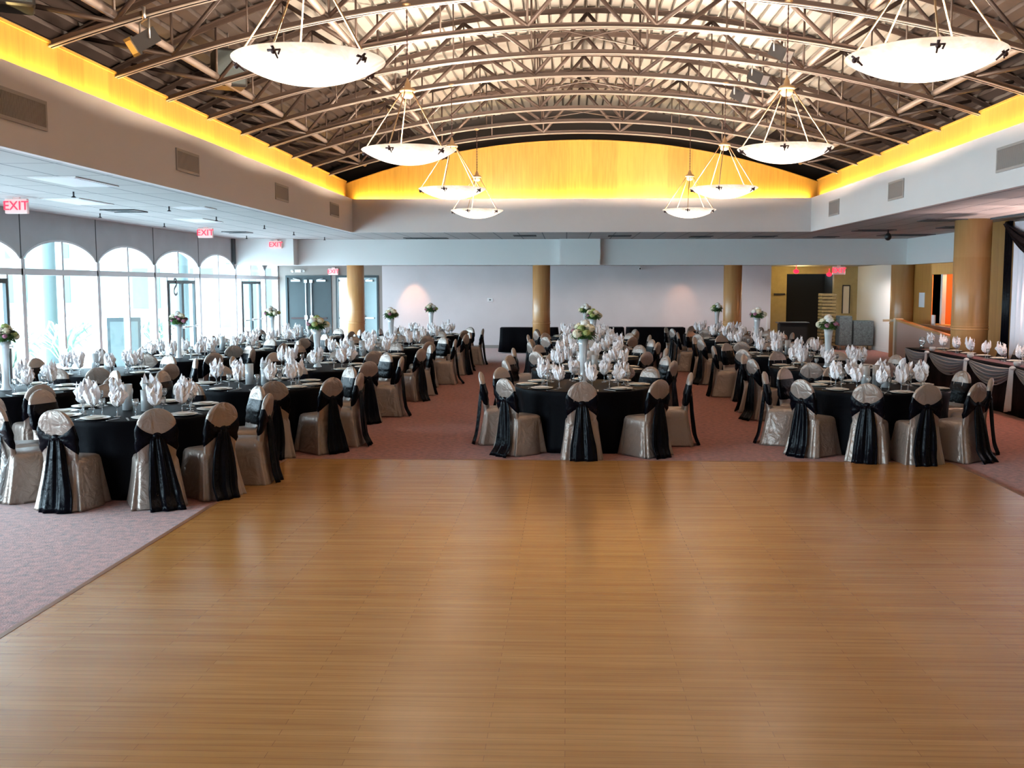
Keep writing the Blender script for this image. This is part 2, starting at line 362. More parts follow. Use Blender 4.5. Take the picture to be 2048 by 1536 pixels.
# ------------------------------------------------------------------ glazed window wall
BAY = 2.87; YW0 = 17.53
bays = [YW0 + BAY*k for k in range(-8, 6)]
def archz(t): return 2.50 + .38*math.sqrt(max(0, 1-(2*t-1)**2*.985))**1.35
sp = MB(); seam = MB(); arch = MB()
yend = YB
for y0 in bays:
    if y0 > yend: break
    K = 20; R = []; A = []
    for i in range(K+1):
        t = i/K; y = y0+.05+(BAY-.1)*t
        if y > yend: break
        z = archz(t)
        R.append([(XW, y, z), (XW, y, ZC), (XW-.16, y, ZC), (XW-.16, y, z)])
        A.append([(XW+.012, y, z-.035), (XW+.012, y, z+.004), (XW-.04, y, z+.004), (XW-.04, y, z-.035)])
    if len(R) > 1: sp.loft(R, True, True, 0, False); arch.loft(A, True, True, 0, False)
    sp.box(XW-.16, y0-.05, 2.48, XW, y0+.05, ZC)
    seam.box(XW, y0-.012, 2.52, XW+.006, y0+.012, ZC)
struct('wall_window_spandrel', sp, M['spandrel']); struct('trim_4', seam, M['seam']); struct('trim_5', arch, M['alu'])
doors = {17.53-BAY: (15.3, 17.0), 17.53+2*BAY: (24.0, 25.75), 17.53+4*BAY: (29.55, 31.35)}
for bi, y0 in enumerate(bays):
    y1 = min(y0+BAY, yend); fr = MB(); gl = MB(); ym = y0+BAY/2
    dr = [v for k, v in doors.items() if abs(k-y0) < .01]
    fr.box(XW-.12, y0-.062, 0, XW+.03, y0+.062, 2.5)
    fr.box(XW-.12, y0+.055, 2.225, XW+.03, y1, 2.335)
    if ym < yend:
        fr.box(XW-.10, ym-.035, 2.33, XW+.02, ym+.035, archz(.5)-.01)
        if not dr: fr.box(XW-.10, ym-.035, 0, XW+.02, ym+.035, 2.24)
    fr.box(XW-.10, y0+.055, 0, XW+.02, y1, .08)
    if dr:
        a, b = dr[0]
        fr.box(XW-.10, a-.06, 0, XW+.02, a, 2.24); fr.box(XW-.10, b, 0, XW+.02, b+.06, 2.24)
    # glass, cut at the arch
    K = 16; pts = [(XW-.05, y0+.05, .05)]; 
    if y1-y0 > 2: pts.append((XW-.05, y1-.03, .05))
    else: pts.append((XW-.05, y1, .05))
    top = []
    for i in range(K+1):
        t = i/K; y = y0+.05+(BAY-.1)*t
        if y <= y1: top.append((XW-.05, y, archz(t)+.01))
    top.reverse(); poly = pts+top
    gl.add(poly, [tuple(range(len(poly)))])
    o = struct('window_%d' % (bi+1), fr, M['alu']); g = obj('window_glass', gl, M['pane'], o)
    if dr:
        a, b = dr[0]; mid = (a+b)/2
        d = put('door_%d' % (bi+1), None); d['kind'] = 'structure'
        for s0, s1 in ((a, mid-.005), (mid+.005, b)):
            lf = MB(); lf.box(XW-.02, s0, 0.0, XW+.04, s0+.07, 2.16); lf.box(XW-.02, s1-.07, 0, XW+.04, s1, 2.16)
            lf.box(XW-.02, s0+.07, 2.08, XW+.04, s1-.07, 2.16); lf.box(XW-.02, s0+.07, 0, XW+.04, s1-.07, .22)
            l_ = obj('door_leaf', lf, M['slate'], d)
            hb = MB(); hb.tube((XW+.09, s0+.05, 1.02), (XW+.09, s1-.05, 1.02), .016); hb.box(XW+.02, s0+.03, .99, XW+.1, s0+.06, 1.05); hb.box(XW+.02, s1-.06, .99, XW+.1, s1-.03, 1.05)
            obj('push_bar', hb, M['silver'], l_)
# corner infill from the last mullion to the back wall, and the dark post beside the beam
w = MB(); w.box(XW-.16, 28.75, ZB+.02, XW+.06, 28.95, ZC); struct('trim_6', w, M['seam'])
# window decal on the glass doors
dec = text('window_decal', 'S', .62, M['bronze'], None, (XW+.05, 24.40, 1.98), (PI/2, 0, -PI/2), .001); tag(dec, 'dark mirror-written curved letter on the glass of the entrance door', 'window decal')

# ------------------------------------------------------------------ exterior
g = MB().box(-90, -60, -.32, XW-.4, 140, -.12); struct('ground', g, M['concrete'])
for i, yy in enumerate((11.0, 18.0, 23.4, 31.5, 39.0)):
    p = MB(); p.lathe([(.19,0),(.19,3.4),(.26,3.42),(.26,3.6)], 20, cap0=True, cap1=True); p.box(-.24,-.24,-.12,.24,.24,.12)
    tag(obj('arcade_post', p, M['extwall'], None, (-11.9, yy, 0)), ['','pale round post outside the glass, right of the seam over the nearest arch','pale round post outside, seen behind the second arch from the left','pale round post outside beyond the entrance doors','most distant pale round post outside the glass'][i] or 'pale round post outside the leftmost glass bay', 'post', 'posts outside the windows')
def building(x, y, wx, wy, h, lab):
    b = thing('pale_building', lab, 'building', (x, y, -.12), 0, 'buildings outside'); m_ = MB(); m_.box(-wx/2,-wy/2,0,wx/2,wy/2,h); m_.box(-wx/2-.3,-wy/2-.3,h,wx/2+.3,wy/2+.3,h+.3); obj('facade', m_, M['extwall'], b)
    k = int(wx/3)
    for i in range(k):
        for fl in range(2):
            q = MB(); xx = -wx/2+1.5+i*3; q.box(xx-.7, -wy/2-.04, 1.0+fl*3, xx+.7, -wy/2+.02, 3.0+fl*3); obj('window', q, M['extglass'], b)
building(-16.5, 56, 13, 8, 6.4, 'pale building with teal windows outside beyond the entrance doors')
building(-40, 74, 16, 10, 7, 'more distant washed-out building outside to the left of the nearer one')
def shrub(x, y, h, r, lab, k):
    rr = random.Random(k); s_ = thing('potted_palm', lab, 'plant', (x, y, -.12), 0, 'plants outside'); p = MB(); p.lathe([(.2,0),(.28,.4),(.25,.4),(.25,.36)], 16, cap0=True, cap1=True); obj('pot', p, M['concrete'], s_)
    f = MB()
    for i in range(46):
        a = rr.random()*2*PI; ln = r*(.5+.6*rr.random()); up = h*(.5+.5*rr.random())
        P = [Vector((0,0,.38)), Vector((math.cos(a)*ln*.35, math.sin(a)*ln*.35, .38+up*.7)), Vector((math.cos(a)*ln*.75, math.sin(a)*ln*.75, .38+up)), Vector((math.cos(a)*ln, math.sin(a)*ln, .38+up*.72))]
        f.path(P, [.012,.03,.045,.006], 4)
    obj('fronds', f, M['shrub'], s_)
shrub(-11.3, 22.6, 1.0, .85, 'green palm outside the glass, third pane from the left', 1)
shrub(-11.4, 20.6, .7, .6, 'low pale green shrub outside, second pane from the left', 2)
shrub(-11.2, 27.5, .9, .5, 'slim green plant outside, left of the entrance doors', 3)
sb = thing('sandwich_board', 'dark framed board standing outside the glass right of the palm', 'sign', (-11.2, 25.6, -.12), .5); q = MB(); q.box(-.4,-.05,0,.4,.02,1.35); obj('frame', q, M['slate'], sb); q = MB(); q.box(-.33,-.06,.12,.33,-.05,1.25); obj('panel', q, M['extwall'], sb)

# ------------------------------------------------------------------ back doors
def exitdoor(nm, x0, x1, opened):
    d = put(nm, None, None, (0,0,0)); d['kind'] = 'structure'
    fr = MB(); fr.box(x0-.06, YB-.03, 0, x0, YB+.12, 2.30); fr.box(x1, YB-.03, 0, x1+.06, YB+.12, 2.30); fr.box(x0-.06, YB-.03, 2.29, x1+.06, YB+.12, 2.36); obj('door_frame', fr, M['slate'], d)
    xm = (x0+x1)/2; W = (x1-x0)/2
    for side in (0, 1):
        lf = put('door_leaf', None, d)
        if side == 0: lf.location = (x0, YB+.05, 0); sg = 1
        else: lf.location = (x1, YB+.05, 0); sg = -1
        m_ = MB(); xa, xb = sorted((0, sg*W)); m_.box(xa, -.022, .005, xb, .022, 2.31); lf.data = None
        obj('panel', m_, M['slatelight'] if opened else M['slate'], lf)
        h = MB(); xx = sg*(W-.09); h.tube((xx, -.07, .12), (xx, -.07, 2.16), .022); h.box(xx-.05, -.1, .92, xx+.05, -.02, 1.06); h.box(xx-.05,-.1,2.12,xx+.05,-.02,2.22); h.box(xx-.05,-.1,.06,xx+.05,-.02,.16)
        obj('exit_rod', h, M['alu'], lf)
        pb = MB(); xa, xb = sorted((sg*.1, sg*(W-.14))); pb.box(xa, -.065, .95, xb, -.03, .99); obj('panic_bar', pb, M['bronze'] if not opened else M['silver'], lf)
        cl = MB(); xa, xb = sorted((sg*.12, sg*.42)); cl.box(xa, -.09, 2.16, xb, -.03, 2.22); cl.tube((sg*.4,-.07,2.22),(sg*.2,-.12,2.26),.01); obj('door_closer', cl, M['alu'], lf)
        if opened: lf.rotation_euler = (0,0, (1.95 if side == 0 else -.55))
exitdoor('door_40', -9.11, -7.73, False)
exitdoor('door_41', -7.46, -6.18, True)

# ------------------------------------------------------------------ columns
def column(x, y, r, h, lab, band):
    c = thing('column', lab, 'column', (x, y, 0), 0, 'round wood columns'); m_ = MB(); m_.lathe([(r,0),(r,h)], 40, cap0=True, cap1=True); obj('shaft', m_, M['column'], c)
    b = MB(); b.lathe([(r,band),(r+.012,band+.006),(r+.012,band+.03),(r,band+.036)], 40); b.lathe([(r,band+.055),(r+.01,band+.06),(r+.01,band+.075),(r,band+.08)], 40); obj('band', b, M['column'], c)
column(-6.17, 29.95, .25, ZB, 'round wood-clad column in front of the open exit door', .92)
column(-.73, 29.95, .255, ZB, 'round wood-clad column in front of the middle of the back wall', .92)
column(4.80, 29.95, .26, ZB, 'round wood-clad column near the right end of the back wall', .92)
column(9.55, 29.6, .33, ZB, 'round wood-clad column at the corner beside the ramp wall', .95)
column(8.12, 20.98, .35, ZC, 'largest wood-clad column, beside the black and white stage drape', 1.15)

# ------------------------------------------------------------------ trusses
TY = [11.02+1.61*k for k in range(-5, 9)]
BN = [-5.13,-3.2,-.87,.87,3.2,5.13]; TN = [-6.3,-4.2,-2.05,0,2.05,4.2,6.3]
def topz(x): return deckz(x)-.10
bc = MB(); xs = [-7.1+14.2*i/56+.33 for i in range(57)]
def flange(mb, zf, w, h0, h1, gap, lo=-1e9, mi=0):
    for s in (-1, 1):
        ya, yb = sorted((s*gap, s*(gap+w)))
        mb.loft([[(x,ya,zf(x)+h0),(x,yb,zf(x)+h0),(x,yb,zf(x)+h1),(x,ya,zf(x)+h1)] for x in xs], True, True, mi, False)
flange(bc, chord, .042, 0, .012, .010); flange(bc, chord, .009, 0, .075, .010, mi=1)
MEB = bc.mesh('bottom_chord', [M['chord'], M['steel']])
tc_ = MB(); flange(tc_, topz, .055, .060, .072, .010); flange(tc_, topz, .009, 0, .072, .010); METC = tc_.mesh('top_chord', M['steel'])
webs = []
for b in BN:
    bx = b+.33
    ts = sorted(TN, key=lambda t: abs(t-b))[:2] if abs(b) < 5 else [TN[1] if b < 0 else TN[5], TN[0] if b < 0 else TN[6]]
    for t in ts:
        m_ = MB(); m_.tube((bx, 0, chord(bx)+.05), (t+.33, 0, topz(t+.33)), .032 if abs(b) < 5 else .028, 8); webs.append(('diagonal_strut', m_.mesh('diagonal_strut', M['steel'])))
    m_ = MB(); m_.tube((bx, 0, chord(bx)+.05), (bx, 0, topz(bx)), .017, 6); webs.append(('hanger_rod', m_.mesh('hanger_rod', M['steel'])))
for t in (-2.05, 2.05, -4.2, 4.2):
    tx = t+.33; m_ = MB(); m_.tube((tx, 0, chord(tx)+.05), (tx, 0, topz(tx)), .012, 6); webs.append(('hanger_rod', m_.mesh('hanger_rod', M['steel'])))
ords = ['nearest','second','third','fourth','fifth','sixth','seventh','eighth','ninth','tenth','eleventh','twelfth','thirteenth','fourteenth']
for k, y in enumerate(TY):
    nb = len(TY)-1-k
    t = thing('roof_truss', 'arched brown steel roof truss, %s counted from the back wall' % ('first' if nb == 0 else ords[nb]), 'roof truss', (0, y, 0), 0, 'arched roof trusses')
    put('bottom_chord', MEB, t); put('top_chord', METC, t)
    for nm, me in webs: put(nm, me, t)
for X, lab in ((-4.80,'long steel tube along the hall above the window-side band'),(-2.95,'long steel tube over the bowl lamps on the window side'),(3.60,'long steel tube over the bowl lamps on the head-table side'),(5.46,'long steel tube along the hall above the head-table-side band')):
    m_ = MB(); m_.tube((X, Y0+.1, chord(X)+.12), (X, 24.6, chord(X)+.12), .045, 10); tag(obj('bracing_tube', m_, M['tube']), lab, 'brace', 'bracing tubes')
# lateral X bracing near the ridge
brc = 0
for k in range(1, len(TY)-1, 2):
    m_ = MB(); a = .33-.87; b = .33+.87; m_.tube((a, TY[k], chord(a)+.1), (b, TY[k+1], chord(b)+.1), .012, 6); m_.tube((b, TY[k], chord(b)+.1), (a, TY[k+1], chord(a)+.1), .012, 6)
    tag(obj('cross_brace', m_, M['steel']), 'thin crossed steel rods between the %s and next trusses from the back wall' % ('first' if len(TY)-2-k == 0 else ords[len(TY)-2-k]), 'brace', 'cross braces')

# ------------------------------------------------------------------ bowl pendants
RB = .56; ZR = 3.62
bowlprof = []
for i in range(17):
    u = i/16; bowlprof.append((max(.004, RB*u), -.165*(1-u**2.1)))
bowlprof += [(RB+.008, .012), (RB-.004, .020), (RB-.02, .012)]
bm_ = MB().lathe(bowlprof, 48); MEBOWL = bm_.mesh('bowl', M['bowl'])
HUB = .74; NR = 5; rods = []; clips = []; lits = []
for i in range(NR):
    a = 2*PI*i/NR + PI/2 + .32; cx, sy = math.cos(a), math.sin(a)
    m_ = MB(); m_.tube((cx*RB*.97, sy*RB*.97, .0), (cx*.05, sy*.05, HUB), .0075, 6); rods.append(m_.mesh('rod', M['brass']))
    c = MB(); q = Vector((cx, sy, 0)); tt = Vector((-sy, cx, 0)); p = q*(RB*.94)+Vector((0,0,-.035))
    c.tube(p-tt*.05+Vector((0,0,.012)), p+tt*.05+Vector((0,0,.012)), .011, 6, .006); c.tube(p+Vector((0,0,.035))+q*.03, p-q*.05+Vector((0,0,-.035)), .012, 6, .006); c.blob(p+q*.012, .02,.02,.02, 8, 5); c.tube(p+tt*.045+Vector((0,0,.012)), p+tt*.03+Vector((0,0,-.022)), .007, 5)
    clips.append(c.mesh('clip', M['bronze']))
hb = MB().lathe([(.0,.0),(.09,.0),(.10,.02),(.085,.045),(.04,.06),(.035,.10),(.012,.15),(.01,.17)], 20, (0,0,HUB-.04)); MEHUB = hb.mesh('hub', [M['brass']])
hc = MB().lathe([(.075,.0),(.07,-.05),(.04,-.07),(.0,-.07)], 20, (0,0,HUB-.04)); MECUP = hc.mesh('hub_cup', M['brass'])
def lamp(name, loc, energy, r, col, parent=None):
    L = bpy.data.lights.new(name, 'POINT'); L.energy = energy; L.shadow_soft_size = r; L.color = col
    o = bpy.data.objects.new(name, L); COL.objects.link(o); o.location = loc; o.parent = parent; return o
WARM = (1, .77, .56)
PEND_E = 430
for side, X in (('window-side', -1.93), ('head-table-side', 2.62)):
    for i, k in enumerate((3, 6, 9, 12)):
        t = thing('bowl_pendant', 'glowing alabaster bowl pendant on brass rods, %s row, %s from the dance floor' % (side, ['nearest','second','third','fourth'][i]), 'pendant lamp', (X, TY[k], ZR+(.09,.05,.03,.02)[i]), rnd.random()*.25, 'bowl pendants')
        put('bowl', MEBOWL, t); put('hub', MEHUB, t); put('hub_cup', MECUP, t)
        for me in rods: put('rod', me, t)
        for me in clips: put('clip', me, t)
        m_ = MB(); zt = chord(X)-ZR; m_.tube((0,0,HUB+.1),(0,0,zt),.006,6); z = HUB+.13
        while z < zt-.05: m_.blob((0,0,z), .011, .011, .022, 6, 4); z += .055
        obj('chain', m_, M['bronze'], t); m_ = MB().lathe([(.05,0),(.06,-.015),(.03,-.04),(.0,-.045)], 16, (0,0,zt)); obj('canopy', m_, M['brass'], t)
        for q in range(2):
            a = q*PI+.9; lamp('bulb', (.16*math.cos(a), .16*math.sin(a), -.075), PEND_E, .04, WARM, t)

# ------------------------------------------------------------------ cove lighting (real strip lamps lying in the trough)
def strip(nm, loc, sx, sy, e, rot=(PI,0,0)):
    L = bpy.data.lights.new(nm, 'AREA'); L.shape = 'RECTANGLE'; L.size = sx; L.size_y = sy; L.energy = e; L.color = (1,.74,.28); L.spread = math.radians(80)
    o = bpy.data.objects.new(nm, L); COL.objects.link(o); o.location = loc; o.rotation_euler = rot; return o
CE = 13
for i in range(8):
    y = Y0 + 2 + 4.07*i; 
    strip('cove_lamp', (XL-.08-.04, y, ZG-.12), .06, 4.0, CE*4.0, (PI, -.5, 0)); strip('cove_lamp', (XR+.08+.04, y, ZG-.12), .06, 4.0, CE*4.0, (PI, .5, 0))
for i in range(3): strip('cove_lamp', (XL+1.9+3.75*i, YX+.08+.04, ZG-.12), 3.7, .06, CE*1.5*3.7, (PI-.5,0,0))

# ------------------------------------------------------------------ vents, exit signs, fixtures
def vent(loc, rz, wd, ht, lab, nsl=14):
    t = thing('wall_vent', lab, 'vent', loc, rz, 'bulkhead vents'); m_ = MB(); b = .035   # local: x along wall, -y outward
    m_.box(-wd/2,-.02,-ht/2,wd/2,0,-ht/2+b); m_.box(-wd/2,-.02,ht/2-b,wd/2,0,ht/2); m_.box(-wd/2,-.02,-ht/2+b,-wd/2+b,0,ht/2-b); m_.box(wd/2-b,-.02,-ht/2+b,wd/2,0,ht/2-b); obj('frame', m_, M['grille'], t)
    m_ = MB().box(-wd/2+b,-.005,-ht/2+b,wd/2-b,0,ht/2-b); obj('backing', m_, M['grillegap'], t); m_ = MB()
    n_ = int(wd/.022)
    for i in range(n_):
        x = -wd/2+b+(wd-2*b)*(i+.5)/n_; m_.box(x-.006,-.016,-ht/2+b,x+.004,-.005,ht/2-b)
    obj('louvers', m_, M['grille'], t)
for y, wd, lab in ((9.92,1.15,'large grey louvered vent high on the window-side bulkhead, nearest'),(14.42,.86,'grey vent on the window-side bulkhead, second from the dance floor'),(19.2,.86,'grey vent on the window-side bulkhead, third from the dance floor'),(23.56,.86,'grey vent on the window-side bulkhead, nearest the back')):
    vent((XL, y, 3.76), PI/2, wd, .30, lab)
for y, wd, lab in ((13.95,1.45,'wide grey vent on the head-table-side bulkhead, nearest'),(19.05,.86,'grey vent on the head-table-side bulkhead, middle one'),(23.38,.86,'grey vent on the head-table-side bulkhead, nearest the back')):
    vent((XR, y, 3.765), -PI/2, wd, .34, lab)
def exitsign(loc, rz, lab, s=1.0):
    t = thing('exit_sign', lab, 'exit sign', loc, rz, 'exit signs'); m_ = MB(); m_.bev(-.17*s,-.03,-.11*s,.17*s,.03,.11*s,.006); m_.box(-.05,-.02,.11*s,.05,.02,.14*s); obj('housing', m_, M['signface'], t)
    text('lettering', 'EXIT', .19*s, M['redglow'], t, (0,-.034,0), (PI/2,0,0))
exitsign((-8.2, 15.2, 3.22), .0, 'red EXIT sign hanging above the leftmost glass bays')
exitsign((-8.15, 23.1, 3.22), .0, 'red EXIT sign hanging over the glass entrance doors')
exitsign((-8.2, 28.9, 3.18), 0, 'red EXIT sign on the left end of the back beam')
exitsign((-7.58, YB-.06, 2.48), 0, 'red EXIT sign above the grey exit doors', .95)
exitsign((8.15, 31.2, 2.48), 0, 'bright red EXIT sign over the dark passage', 1.1)
for loc, lab in (((7.15, 32.4, 2.47),'round red warning lamp above the ochre wall'),((8.8, 34.9, 2.40),'dim red lamp inside the dark passage')):
    m_ = MB(); m_.blob((0,0,0), .09,.06,.07, 12, 8); m_.tube((0,0,.06),(0,0,.2),.01); tag(obj('red_lamp', m_, M['redglow'], None, loc), lab, 'lamp')
el = thing('emergency_light', 'small twin-head emergency light on the taupe wall above the closed doors', 'emergency light', (-8.75, YB+.004, 2.50)); m_ = MB().box(-.1,-.06,-.04,.1,0,.05); obj('box', m_, M['white'], el)
for s in (-1,1): m_ = MB(); m_.lathe([(.0,0),(.04,.02),(.055,.07)], 12); o = obj('head', m_, M['white'], el, (s*.15,-.05,.03)); o.rotation_euler = (PI/2+.5,0,s*.5)
th = thing('thermostat', 'small white thermostat on the back wall', 'thermostat', (-2.48, YB+.004, 1.57)); m_ = MB().bev(-.09,-.03,-.06,.09,0,.06,.006); obj('plate', m_, M['paper'], th); m_ = MB().box(-.03,-.034,-.02,.03,-.03,.02); obj('display', m_, M['slate'], th)
cm = thing('security_camera', 'small camera under the ceiling at the middle of the back wall', 'camera', (2.35, YB-.05, 2.60)); m_ = MB(); m_.tube((0,0,.05),(0,-.05,-.02),.02); m_.box(-.05,-.2,-.06,.05,0,0); obj('body', m_, M['white'], cm); m_ = MB().tube((0,-.2,-.03),(0,-.22,-.03),.025,12); obj('lens', m_, M['dark'], cm)
# ceiling diffusers, sprinklers, recessed lamps, dome camera
k = 0
for x, y, w_, d_, kind, lab in ((-7.75,17.9,.6,.6,1,'square air diffuser in the ceiling beside the nearest EXIT sign'),(-8.1,25.2,.6,.6,1,'square air diffuser beside the EXIT sign over the glass doors'),
        (-6.2,12.9,.6,1.2,0,'pale flat ceiling panel light near the bulkhead on the window side'),(-7.6,15.9,.6,1.2,0,'pale flat ceiling panel light above the window tables'),(-6.3,17.3,.6,.6,0,'small pale ceiling panel near the window-side bulkhead'),(-7.4,20.6,.6,1.2,0,'pale flat ceiling panel beyond the nearest EXIT sign'),
        (-3.9,28.6,1.2,.5,1,'long dark air slot in the ceiling before the back beam, window side'),(-1.1,27.2,.6,.5,1,'small dark air slot before the back beam, left of centre'),(1.4,27.4,.6,.5,1,'small dark air slot before the back beam, at centre'),
        (3.6,27.9,.6,.5,1,'small dark air slot before the back beam, right of centre'),(5.3,27.9,.6,.5,1,'dark air slot before the back beam near the bulkhead corner'),(7.0,28.2,.6,.5,1,'dark air slot in the ceiling behind the bulkhead corner'),
        (7.3,24.9,.9,.6,1,'dark square diffuser in the right ceiling, farther one'),(8.8,27.2,1.3,.7,1,'large dark diffuser close to the side beam'),(8.9,23.6,1.0,.6,1,'dark diffuser in the right ceiling near the big column'),(7.5,21.0,.8,.6,1,'dark diffuser in the right ceiling, nearest one')):
    if kind: 
        t = thing('ceiling_diffuser', lab, 'air diffuser', (x,y,ZC), 0, 'ceiling diffusers'); m_ = MB()
        m_.box(-w_/2,-d_/2,-.012,w_/2,d_/2,0); obj('plate', m_, M['grillegap'], t); m_ = MB()
        for j in range(4): s = 1-.24*j; m_.box(-w_/2*s,-d_/2*s,-.02,w_/2*s,-d_/2*s+.015,-.012); m_.box(-w_/2*s,d_/2*s-.015,-.02,w_/2*s,d_/2*s,-.012)
        obj('louver', m_, M['slate'], t)
    else:
        t = thing('ceiling_panel_light', lab, 'ceiling light', (x,y,ZC), 0, 'flat ceiling lights'); m_ = MB().box(-w_/2,-d_/2,-.012,w_/2,d_/2,0); obj('frame', m_, M['white'], t); m_ = MB().box(-w_/2+.04,-d_/2+.04,-.016,w_/2-.04,d_/2-.04,-.012); obj('diffuser', m_, M['paper'], t)
spk = MB(); spk.tube((0,0,0),(0,0,-.06),.012,8); spk.lathe([(.0,-.085),(.035,-.08),(.035,-.075),(.012,-.06)],10); MESPK = spk.mesh('sprinkler_head', M['dark'])
sx_ = [(-6.6,11.8),(-6.9,14.3),(-6.6,17.0),(-6.7,19.6),(-6.6,22.4),(-6.7,25.2),(-6.6,28.0),(-8.5,18.6),(-8.5,21.6),(-8.5,24.4),(-8.5,27.2)]
for i, (x, y) in enumerate(sx_): tag(put('sprinkler_head', MESPK, None, (x,y,ZC)), 'small dark ceiling sprinkler in the %s row, %s from the dance floor' % (('bulkhead-side', ords[i]) if i < 7 else ('window-side', ords[i-7])), 'sprinkler', 'sprinklers')
dc = thing('dome_camera', 'small black dome hanging under the right ceiling', 'camera', (7.55, 24.6, ZC)); m_ = MB().tube((0,0,0),(0,0,-.12),.02); obj('stem', m_, M['dark'], dc); m_ = MB().blob((0,0,-.17),.08,.08,.09,16,10); obj('dome', m_, M['dark'], dc)
for x, y, lab in ((-7.0,31.6,'small lit recessed downlight above the closed exit doors'),(-5.7,31.4,'small lit recessed downlight beside the column at the open exit door'),(-3.2,31.3,'added wall-brightening downlight before the back wall, nearest the open exit door'),(-1.3,31.3,'added wall-brightening downlight just beside the middle column'),(1.4,31.3,'added wall-brightening downlight before the back wall behind the middle table row'),(3.4,31.3,'added wall-brightening downlight before the back wall between the middle and right-hand columns'),(5.5,31.3,'small lit recessed downlight just past the right-hand column of the back wall'),(8.7,31.2,'added downlight brightening the pale wall, in front of the ochre hall')):  # middle back-wall ones and the hall one are added to brighten the walls
    t = thing('downlight', lab, 'downlight', (x,y,ZB+.05), 0, 'recessed downlights'); m_ = MB().lathe([(.0,-.006),(.07,-.006)],16); m2 = MB().lathe([(.07,-.008),(.10,-.008),(.10,0)],16); obj('lens', m_, M['lamplens'], t); obj('ring', m2, M['white'], t)
WASH = [(-3.2,31.3),(-1.0,31.3),(1.4,31.3),(3.4,31.3),(5.4,31.3),(8.7,31.2)]
# stage lights and speakers in the roof
def spot(x, y, z, rx, rz, lab):
    t = thing('stage_light', lab, 'stage light', (x,y,z), rz, 'stage lights in the roof'); m_ = MB(); m_.box(-.07,-.15,-.08,.07,.13,.08); m_.box(-.09,-.17,-.10,.09,-.14,.10)
    b = obj('housing', m_, M['dark'], t); b.rotation_euler = (rx,0,0); m_ = MB().box(-.07,-.175,-.07,.07,-.17,.07); g_ = obj('lens', m_, M['silver'], b)
    m_ = MB(); m_.tube((-.12,0,0),(-.12,0,.20),.012,6); m_.tube((.12,0,0),(.12,0,.20),.012,6); m_.tube((-.12,0,.2),(.12,0,.2),.012,6); m_.tube((0,0,.2),(0,0,.34),.02,8); obj('yoke', m_, M['silver'], t)
spot(2.9, 14.5, 5.22, .5, .7, 'black stage light under the roof trusses, nearest of three on the right')
spot(2.9, 16.15, 5.22, .5, .7, 'black stage light under the roof trusses, middle of three on the right')
spot(2.9, 17.8, 5.24, .5, .7, 'black stage light under the roof trusses, farthest of three on the right')
spot(-4.45, 10.95, chord(-4.45)-.25, .6, -.8, 'black spotlight clamped to a truss high on the left')
for x, y, z, lab in ((-4.85, 14.9, 5.12, 'dark speaker box hanging in the shadow above the left band'),(-5.55, 10.35, 5.05, 'grey box speaker in the top left corner of the roof')):
    t = thing('hanging_speaker', lab, 'speaker', (x,y,z), .5); m_ = MB().bev(-.22,-.2,-.26,.22,.2,.26,.02); obj('cabinet', m_, M['dark'], t); m_ = MB().box(-.19,-.212,-.22,.19,-.2,.22); obj('grille', m_, M['seam'], t)
    m_ = MB(); m_.tube((0,0,.26),(0,0,deckz(x)-z-.0),.012,6); obj('hanger', m_, M['silver'], t)

# ------------------------------------------------------------------ chair
def cover_mesh(var):
    rr = random.Random(40+var); ph = [rr.random()*6.28 for _ in range(6)]; mb = MB(); Nn = 72
    lev = [0,.03,.08,.15,.23,.31,.38,.43,.458,.472]
    rings = []
    for z in lev:
        u = 1-z/.472
        hx = .190+.050*u**1.3; yb = -.040-.075*u**1.4; yf = .355+.03*u
        if z > .45: hx -= .010 if z < .47 else .03; yf -= .006 if z < .47 else .025
        cy = (yb+yf)/2; hy = (yf-yb)/2; ring = []
        for i in range(Nn):
            a = 2*PI*i/Nn; ca, sa = math.cos(a), math.sin(a); p = .32
            x = hx*math.copysign(abs(ca)**p, ca); y = cy+hy*math.copysign(abs(sa)**p, sa)
            corner = (abs(ca*sa)*2)**6
            w_ = (.012*math.sin(5*a+ph[0])+.009*math.sin(9*a+ph[1])+.006*math.sin(15*a+ph[2]))*u**.8 + corner*.028*u**1.2
            ring.append((x+ca*w_, y+sa*w_, z + (.006*math.sin(4*a+ph[3])+.006 if z == 0 else 0)))
        rings.append(ring)
    mb.loft(rings, True, True)
    # back
    zs = [.20,.30,.40,.48,.56,.64,.70,.76,.81,.85,.88,.905,.922,.931]; rings = []; n_ = 44
    for z in zs:
        w_, th = back_dim(z); yc = back_y(z); ring = []
        for i in range(n_):
            a = 2*PI*i/n_; ca, sa = math.cos(a), math.sin(a)
            pl = 0
            if var == 1 and z > .5: pl = .007*math.sin(26*a+ph[4])*abs(sa)
            elif z > .5: pl = .0025*math.sin(18*a+ph[4])*abs(sa)
            if z < .5: pl = .008*math.sin(7*a+ph[5])
            ring.append((w_*math.copysign(abs(ca)**.7, ca), yc+(th+pl)*math.copysign(abs(sa)**.55, sa)*(1 if abs(sa) > 0 else 0), z))
        rings.append(ring)
    mb.loft(rings, True, True)
    return mb.mesh('chair_cover', M['cover'])
def back_dim(z):
    if z < .755:
        w_ = .176 if z > .56 else .176-.010*(.56-z)/.1 if z > .46 else .166+.12*(.46-z)
    else: w_ = .176*math.sqrt(max(0.0009, 1-((z-.755)/.1775)**2))
    th = .034 if z < .86 else .034*max(.25, 1-((z-.86)/.075)**2*.8)
    return w_, th
def back_y(z): return -.005-.085*max(0, z-.42)/.5
